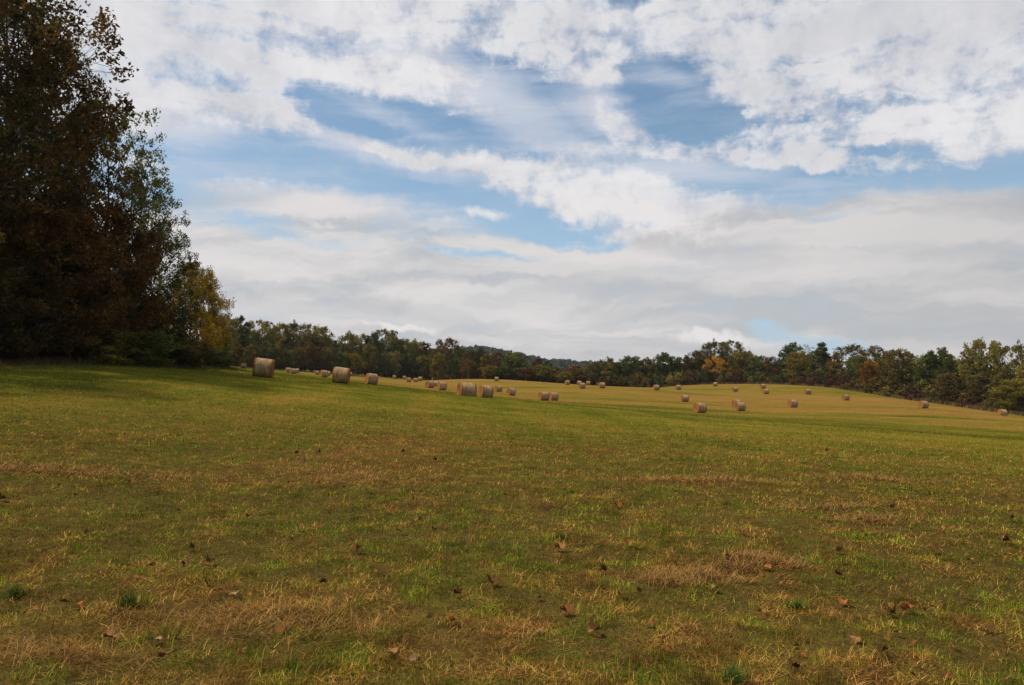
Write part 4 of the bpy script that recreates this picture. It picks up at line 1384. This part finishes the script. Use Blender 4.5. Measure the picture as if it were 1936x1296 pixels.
def straw_piles():
    r = np.random.default_rng(44)
    X, Y, Z = [], [], []
    for (u, v, rx, ry, hh, n) in [(1262, 1102, .15, .09, .03, 600), (1330, 1092, .17, .09, .035, 800), (1385, 1078, .13, .07, .03, 420), (1432, 1064, .17, .11, .055, 1100), (1480, 1072, .10, .06, .03, 280), (500, 1185, .42, .16, .02, 900),
                                  (600, 1170, .30, .12, .02, 500), (1330, 910, .8, .2, .05, 1300), (1640, 905, .45, .16, .06, 900), (700, 905, .8, .35, .03, 1300),
                                  (1660, 985, .35, .14, .04, 800), (1580, 960, .45, .12, .03, 700), (150, 890, 1.1, .22, .04, 1700), (20, 895, .6, .2, .04, 800), (40, 1240, .3, .12, .03, 700)]:
        cx, cy = ground_pt(u, v)
        n = int(n * .9); a = r.normal(0, 1, (n, 2)) * 0.95; a = a + 0.5 * (np.stack((fbm(a[:, 0] * 2, a[:, 1] * 2, 5), fbm(a[:, 0] * 2, a[:, 1] * 2, 6)), -1) - .5)
        X.append(cx + a[:, 0] * rx); Y.append(cy + a[:, 1] * ry)
        Z.append(np.exp(-(a ** 2).sum(1)) * 0.6 * hh * r.random(n) + 0.015)
    x, y, z = map(np.concatenate, (X, Y, Z))
    n = len(x)
    d = np.hypot(x, y)
    g = r.random(n)[:, None]
    cols = np.array([0.14, 0.072, 0.022]) * (1 - g) + np.array([0.42, 0.245, 0.085]) * g
    co, f, c = blades(r, x, y, r.uniform(.05, .16, n), 0.0030 * np.maximum(1, d / 5) * r.uniform(.7, 1.3, n), r.uniform(0.9, 1.62, n), cols, base_z=gz(x, y) + z)
    me = mesh_np('loose_hay', co, f, 3, [M_blade], False, {'gcol': ('FLOAT_COLOR', c)})
    tag(link('loose_hay', me), 'wisps of loose dry hay left on the mown grass', 'hay', kind='stuff')


straw_piles()

# ------------------------------------------------------------------ single green tufts that stand out
TUFTS = [(245, 1150, .17, 1.0, 'dark', "dark green grass tuft with long blades left of the bottom, behind the big tan leaf"),
         (30, 1130, .12, .8, 'dark', "dark green tuft at the left edge of the near grass"),
         (1505, 1150, .10, .8, 'bright', "low bluish green tuft spreading beside the orange brown leaf on the right"),
         (1390, 1290, .13, .7, 'bright', "bright green upright tuft at the bottom edge right of the middle"),
         (1060, 1020, .10, .9, 'dark', "dark tuft with leaning pale blades near the centre of the foreground")]


def tufts():
    r = np.random.default_rng(46)
    for (u, v, h, s, k, lab) in TUFTS:
        cx, cy = ground_pt(u, v)
        n = 260
        rad = np.minimum(np.abs(r.normal(0, 0.075 * s, n)), 0.13 * s) * r.uniform(.6, 1, n); th = r.random(n) * 6.283
        x, y = rad * np.cos(th), rad * np.sin(th)
        g = r.random(n)[:, None]
        if k == 'dark':
            cols = np.array([0.025, 0.055, 0.008]) * (1 - g) + np.array([0.075, 0.12, 0.018]) * g
        else:
            cols = np.array([0.05, 0.10, 0.018]) * (1 - g) + np.array([0.12, 0.19, 0.035]) * g
        co, f, c = blades(r, x, y, r.uniform(.3, 1.0, n) * h, np.full(n, .0042), np.abs(r.normal(.75, .35, n)), cols, base_z=np.zeros(n))
        me = mesh_np('grass_tuft', co, f, 3, [M_blade], False, {'gcol': ('FLOAT_COLOR', c)})
        o = link('grass_tuft', me)
        o.location = (cx, cy, gz1(cx, cy))
        tag(o, lab, 'grass tuft', 'green tufts standing out of the near grass')


tufts()


# ------------------------------------------------------------------ fallen leaves
def dead_leaf_mat(name, a, b_):
    m, nt, b = mat(name, 0.9, 0.03)
    tcn = nt.nodes.new('ShaderNodeTexCoord')
    n = NOISE(nt, tcn.outputs['Object'], 30, 5, 0.65)
    oi = nt.nodes.new('ShaderNodeObjectInfo')
    c = MIX(nt, MR(nt, n, 0.3, 0.7), a, b_)
    nt.links.new(c, b.inputs['Base Color'])
    bump(nt, b, n, 0.5, 0.004)
    return m


DL = {'tan': dead_leaf_mat('tan_leaf', (0.17, 0.085, 0.03), (0.37, 0.20, 0.075)),
      'orange': dead_leaf_mat('orange_leaf', (0.20, 0.07, 0.022), (0.40, 0.16, 0.05)),
      'brown': dead_leaf_mat('brown_leaf', (0.035, 0.020, 0.008), (0.15, 0.078, 0.024)),
      'pale': dead_leaf_mat('pale_leaf', (0.22, 0.13, 0.055), (0.38, 0.25, 0.11)),
      'red': dead_leaf_mat('red_leaf', (0.11, 0.042, 0.016), (0.25, 0.10, 0.035)),
      'yellow': dead_leaf_mat('yellow_leaf', (0.30, 0.20, 0.05), (0.45, 0.34, 0.10))}


def leaf_mesh(seed, curl):
    """a lobed maple or sycamore leaf, 1 m across, curled, with a stalk"""
    r = np.random.default_rng(seed)
    nA, nR = 60, 7
    A = np.linspace(0, 2 * np.pi, nA, endpoint=False)
    lob = 0.30 + 0.16 * np.abs(np.cos(2.5 * (A - np.pi / 2))) ** 0.7 + 0.035 * np.sin(A * 15 + 1) + 0.02 * r.normal(0, 1, nA)
    lob *= 1 - 0.35 * np.exp(-((A - 1.5 * np.pi) / 0.22) ** 2)
    co = [[0, 0, 0]]
    cdir = r.random() * 3.14
    for k in range(1, nR + 1):
        t = k / nR
        x, y = lob * t * np.cos(A), lob * t * np.sin(A)
        q = x * np.cos(cdir) + y * np.sin(cdir)
        z = curl * (q ** 2) * 1.7 + 0.03 * np.sin(A * 5 + seed) * t + 0.35 * curl * np.sin(A * 2 + seed) * t ** 2 * 0.25 + 0.012 * r.normal(0, 1, nA) * t
        co += list(zip(x, y, z))
    co = np.array(co)
    j = np.arange(nA)
    tri = np.stack((np.zeros(nA, int), 1 + j, 1 + (j + 1) % nA), -1).reshape(-1)
    i = np.arange(nR - 1)[:, None]; jj = j[None]
    q = np.stack((1 + i * nA + jj, 1 + (i + 1) * nA + jj, 1 + (i + 1) * nA + (jj + 1) % nA, 1 + i * nA + (jj + 1) % nA), -1).reshape(-1)
    return mesh_np('blade', co, [(tri, 3), (q, 4)], 0, [None], True)


def stalk_mesh():
    p = np.array([(0, 0, 0.004), (0.01, -0.25, 0.02), (0.05, -0.5, 0.05), (0.12, -0.72, 0.05)])
    c, q = tube(p, np.array([.010, .011, .010, .016]), 5)
    return mesh_np('stalk', c, q, 4, [DL['brown']], True)


LEAFM = [leaf_mesh(s, c) for s, c in ((1, .9), (2, 1.5), (3, -.8), (4, .5), (5, 2.0))]
STALK = stalk_mesh()
# u, v, width px, colour, mesh, tilt, label
LEAVES = [
    (208, 1216, 38, 'tan', 0, .5, "large tan curled leaf lying at the bottom left beside the dark green tuft"),
    (295, 1220, 26, 'pale', 3, .3, "pale pinkish leaf just right of the large tan curled leaf"),
    (150, 1152, 24, 'orange', 2, .2, "flat orange brown leaf above the large tan one at the lower left"),
    (398, 1118, 32, 'brown', 1, .5, "dark brown curled leaf left of a pale one, upper left foreground"),
    (443, 1132, 26, 'pale', 3, .2, "pale leaf just right of the dark brown curled leaf"),
    (533, 1198, 30, 'red', 2, .3, "reddish tan leaf lying in the straw patch at lower left"),
    (611, 1110, 18, 'brown', 1, .3, "small black brown leaf at the upper edge of the lower left straw"),
    (397, 1070, 20, 'brown', 4, .4, "small brown leaf above the dark brown curled one"),
    (287, 1078, 14, 'brown', 1, .2, "tiny dark leaf left of the foreground, over the dark grass tuft"),
    (362, 1043, 14, 'brown', 4, .7, "tiny dark upright leaf in the left foreground"),
    (855, 1184, 26, 'orange', 1, 1.1, "bright orange leaf standing on edge, lower middle"),
    (740, 1242, 32, 'tan', 3, .3, "beige leaf at the bottom left of the middle"),
    (786, 1262, 30, 'pale', 0, .15, "pale narrow leaf below and right of the beige one at the bottom"),
    (1071, 1166, 34, 'red', 0, .4, "red brown leaf right of the bright orange standing one"),
    (1124, 1202, 32, 'tan', 4, .6, "curled tan leaf with dark shade, lower middle right"),
    (1021, 1202, 24, 'tan', 2, .6, "small tan leaf left of the curled tan one, lower middle"),
    (934, 1110, 34, 'brown', 1, .5, "dark red brown curled leaf in the middle of the foreground"),
    (866, 1132, 20, 'brown', 4, .3, "small dark leaf left of and below the dark red brown curled one"),
    (1058, 1044, 26, 'tan', 0, .4, "light brown leaf below the dark centre tuft"),
    (1086, 1034, 20, 'red', 1, .3, "red leaf just right of the light brown one below the centre tuft"),
    (1190, 1035, 22, 'orange', 1, .4, "orange brown leaf right of centre, alone"),
    (1140, 1086, 18, 'brown', 4, .3, "small black leaf below the lone orange brown one"),
    (1168, 962, 18, 'red', 1, .5, "small rusty leaf above the lone orange brown one"),
    (1174, 1133, 24, 'brown', 1, .3, "brown leaf left of the big straw patch, below it"),
    (1232, 1188, 26, 'red', 2, .3, "dull red leaf at lower middle right"),
    (676, 1048, 20, 'red', 1, .9, "dark red upright leaf left of centre in the foreground"),
    (760, 1012, 18, 'brown', 4, .9, "brown upright leaf left of centre, above the dark red upright one"),
    (820, 1008, 14, 'brown', 1, .5, "tiny dark leaf right of the brown upright one"),
    (790, 990, 18, 'tan', 0, .3, "tan leaf above the tiny dark one left of centre"),
    (699, 934, 14, 'red', 3, .4, "tiny red brown leaf in the left middle distance"),
    (603, 860, 12, 'brown', 4, .7, "tiny dark leaf on the grass below the second big bale"),
    (562, 861, 11, 'brown', 1, .7, "second tiny dark leaf left of another one below the second big bale"),
    (762, 858, 10, 'brown', 4, .7, "tiny black leaf on the grass below the medium bale"),
    (822, 873, 10, 'brown', 1, .7, "tiny dark leaf below and left of the central pair"),
    (1451, 1080, 20, 'orange', 3, .3, "orange tan leaf lying on the right end of the big straw patch"),
    (1596, 1147, 28, 'orange', 0, .4, "orange brown leaf right of the bluish green tuft"),
    (1716, 1163, 26, 'orange', 1, 1.0, "bright orange yellow leaf standing on edge at lower right"),
    (1686, 1169, 20, 'brown', 4, .5, "dark brown leaf touching the left of the bright orange yellow one"),
    (1740, 1151, 18, 'brown', 3, .2, "flat dark leaf just above the bright orange yellow one"),
    (1766, 1048, 24, 'brown', 1, .8, "very dark curled leaf standing in the right foreground"),
    (1798, 1031, 18, 'brown', 3, .3, "dark flat leaf right of and above the very dark curled one"),
    (1905, 1029, 18, 'brown', 4, .4, "dark leaf near the right edge of the foreground"),
    (1582, 1048, 22, 'tan', 1, .6, "tan and black leaf right of the big straw patch"),
    (1587, 1095, 18, 'brown', 4, .3, "small dark brown leaf below the tan and black one"),
    (1378, 1058, 18, 'red', 3, .3, "rusty leaf at the upper left rim of the big straw patch"),
    (1619, 1217, 24, 'tan', 2, .5, "brown tan leaf below the orange brown one at lower right"),
    (1697, 1206, 18, 'tan', 3, .4, "small pale tan leaf right of the brown tan one at lower right"),
    (1670, 1242, 24, 'brown', 1, .6, "black brown leaf near the bottom right"),
    (1500, 1272, 28, 'brown', 0, .4, "dark brown leaf at the bottom edge right of the middle"),
    (1870, 1198, 26, 'brown', 3, .3, "dark twisted leaf at the lower right edge"),
    (1352, 1120, 18, 'yellow', 0, .3, "yellow green leaf just below the left part of the big straw patch"),
    (1784, 952, 12, 'red', 3, .5, "tiny red leaf in the right middle distance"),
    (1688, 965, 14, 'brown', 4, .6, "tiny dark brown leaf left of the tiny red one"),
    (1564, 855, 9, 'brown', 1, .8, "tiny dark leaf on the green belt at right"),
    (1834, 1066, 14, 'tan', 0, .5, "small pink tan leaf right of the very dark curled one"),
    (1913, 985, 12, 'brown', 1, .5, "tiny dark leaf by the right edge, mid foreground"),
    (4, 950, 16, 'brown', 4, .5, "dark leaf at the left edge of the picture"),
    (1323, 914, 12, 'red', 3, .4, "tiny red leaf on the middle straw patch at right of centre"),
]


def fallen_leaves():
    r = random.Random(77)
    for (u, v, w, c, mi, tilt, lab) in LEAVES:
        x, y = ground_pt(u, v)
        s = w / F * y * 0.92
        o = empty('fallen_leaf', (x, y, gz1(x, y) + 0.032 + 0.12 * s * (1 if tilt > .7 else .4)))
        o.scale = (s, s, s)
        tilt = tilt * .65
        o.rotation_euler = (tilt * r.choice((-1, .9)), tilt * r.uniform(-.6, .6), r.uniform(0, 6.28))
        b = link('blade', LEAFM[mi], o)
        b.material_slots[0].link = 'OBJECT'
        b.material_slots[0].material = DL[c]
        link('stalk', STALK, o)
        tag(o, lab, 'leaf', 'fallen autumn leaves on the near grass')


fallen_leaves()


def leaf_crumbs():
    r = np.random.default_rng(55)
    n = 800
    d = 3.0 * (26 / 3.0) ** r.random(n)
    a = np.radians(r.uniform(-40, 40, n))
    x, y = d * np.sin(a), d * np.cos(a)
    keep = fbm(x * .7, y * .7, 33, 3) > 0.42
    x, y, d = x[keep], y[keep], d[keep]
    z = gz(x, y) + r.uniform(.012, .045, len(x))
    co, f, cv = leaves(r, np.stack((x, y, z), -1), r.uniform(0, 1, len(x)), np.full(len(x), .004), 1, 0.040)
    me = mesh_np('leaf_crumbs', co, f, 4, [DL['red']], False, {'cv': ('FLOAT', cv)})
    tag(link('leaf_crumbs', me), 'crumbled bits of dead leaf among the near grass', 'leaf litter', kind='stuff')


leaf_crumbs()

# ------------------------------------------------------------------ thin autumn haze
def haze():
    co = [(sx, sy, sz) for sz in (-40, 75) for sy in (-3600, 3600) for sx in (-3600, 3600)]
    f = [0, 2, 3, 1, 4, 5, 7, 6, 0, 1, 5, 4, 2, 6, 7, 3, 0, 4, 6, 2, 1, 3, 7, 5]
    m = bpy.data.materials.new('haze')
    m.use_nodes = True
    nt = m.node_tree
    nt.nodes.remove(nt.nodes['Principled BSDF'])
    v = nt.nodes.new('ShaderNodeVolumePrincipled')
    v.inputs['Color'].default_value = (0.84, 0.87, 0.92, 1)
    v.inputs['Density'].default_value = 0.00006
    nt.links.new(v.outputs[0], nt.nodes['Material Output'].inputs['Volume'])
    o = link('haze', mesh_np('haze', co, np.array(f), 4, [m]))
    o.display_type = 'WIRE'
    tag(o, 'thin pale haze lying over the far woods and the ridge', 'haze', kind='stuff')


haze()
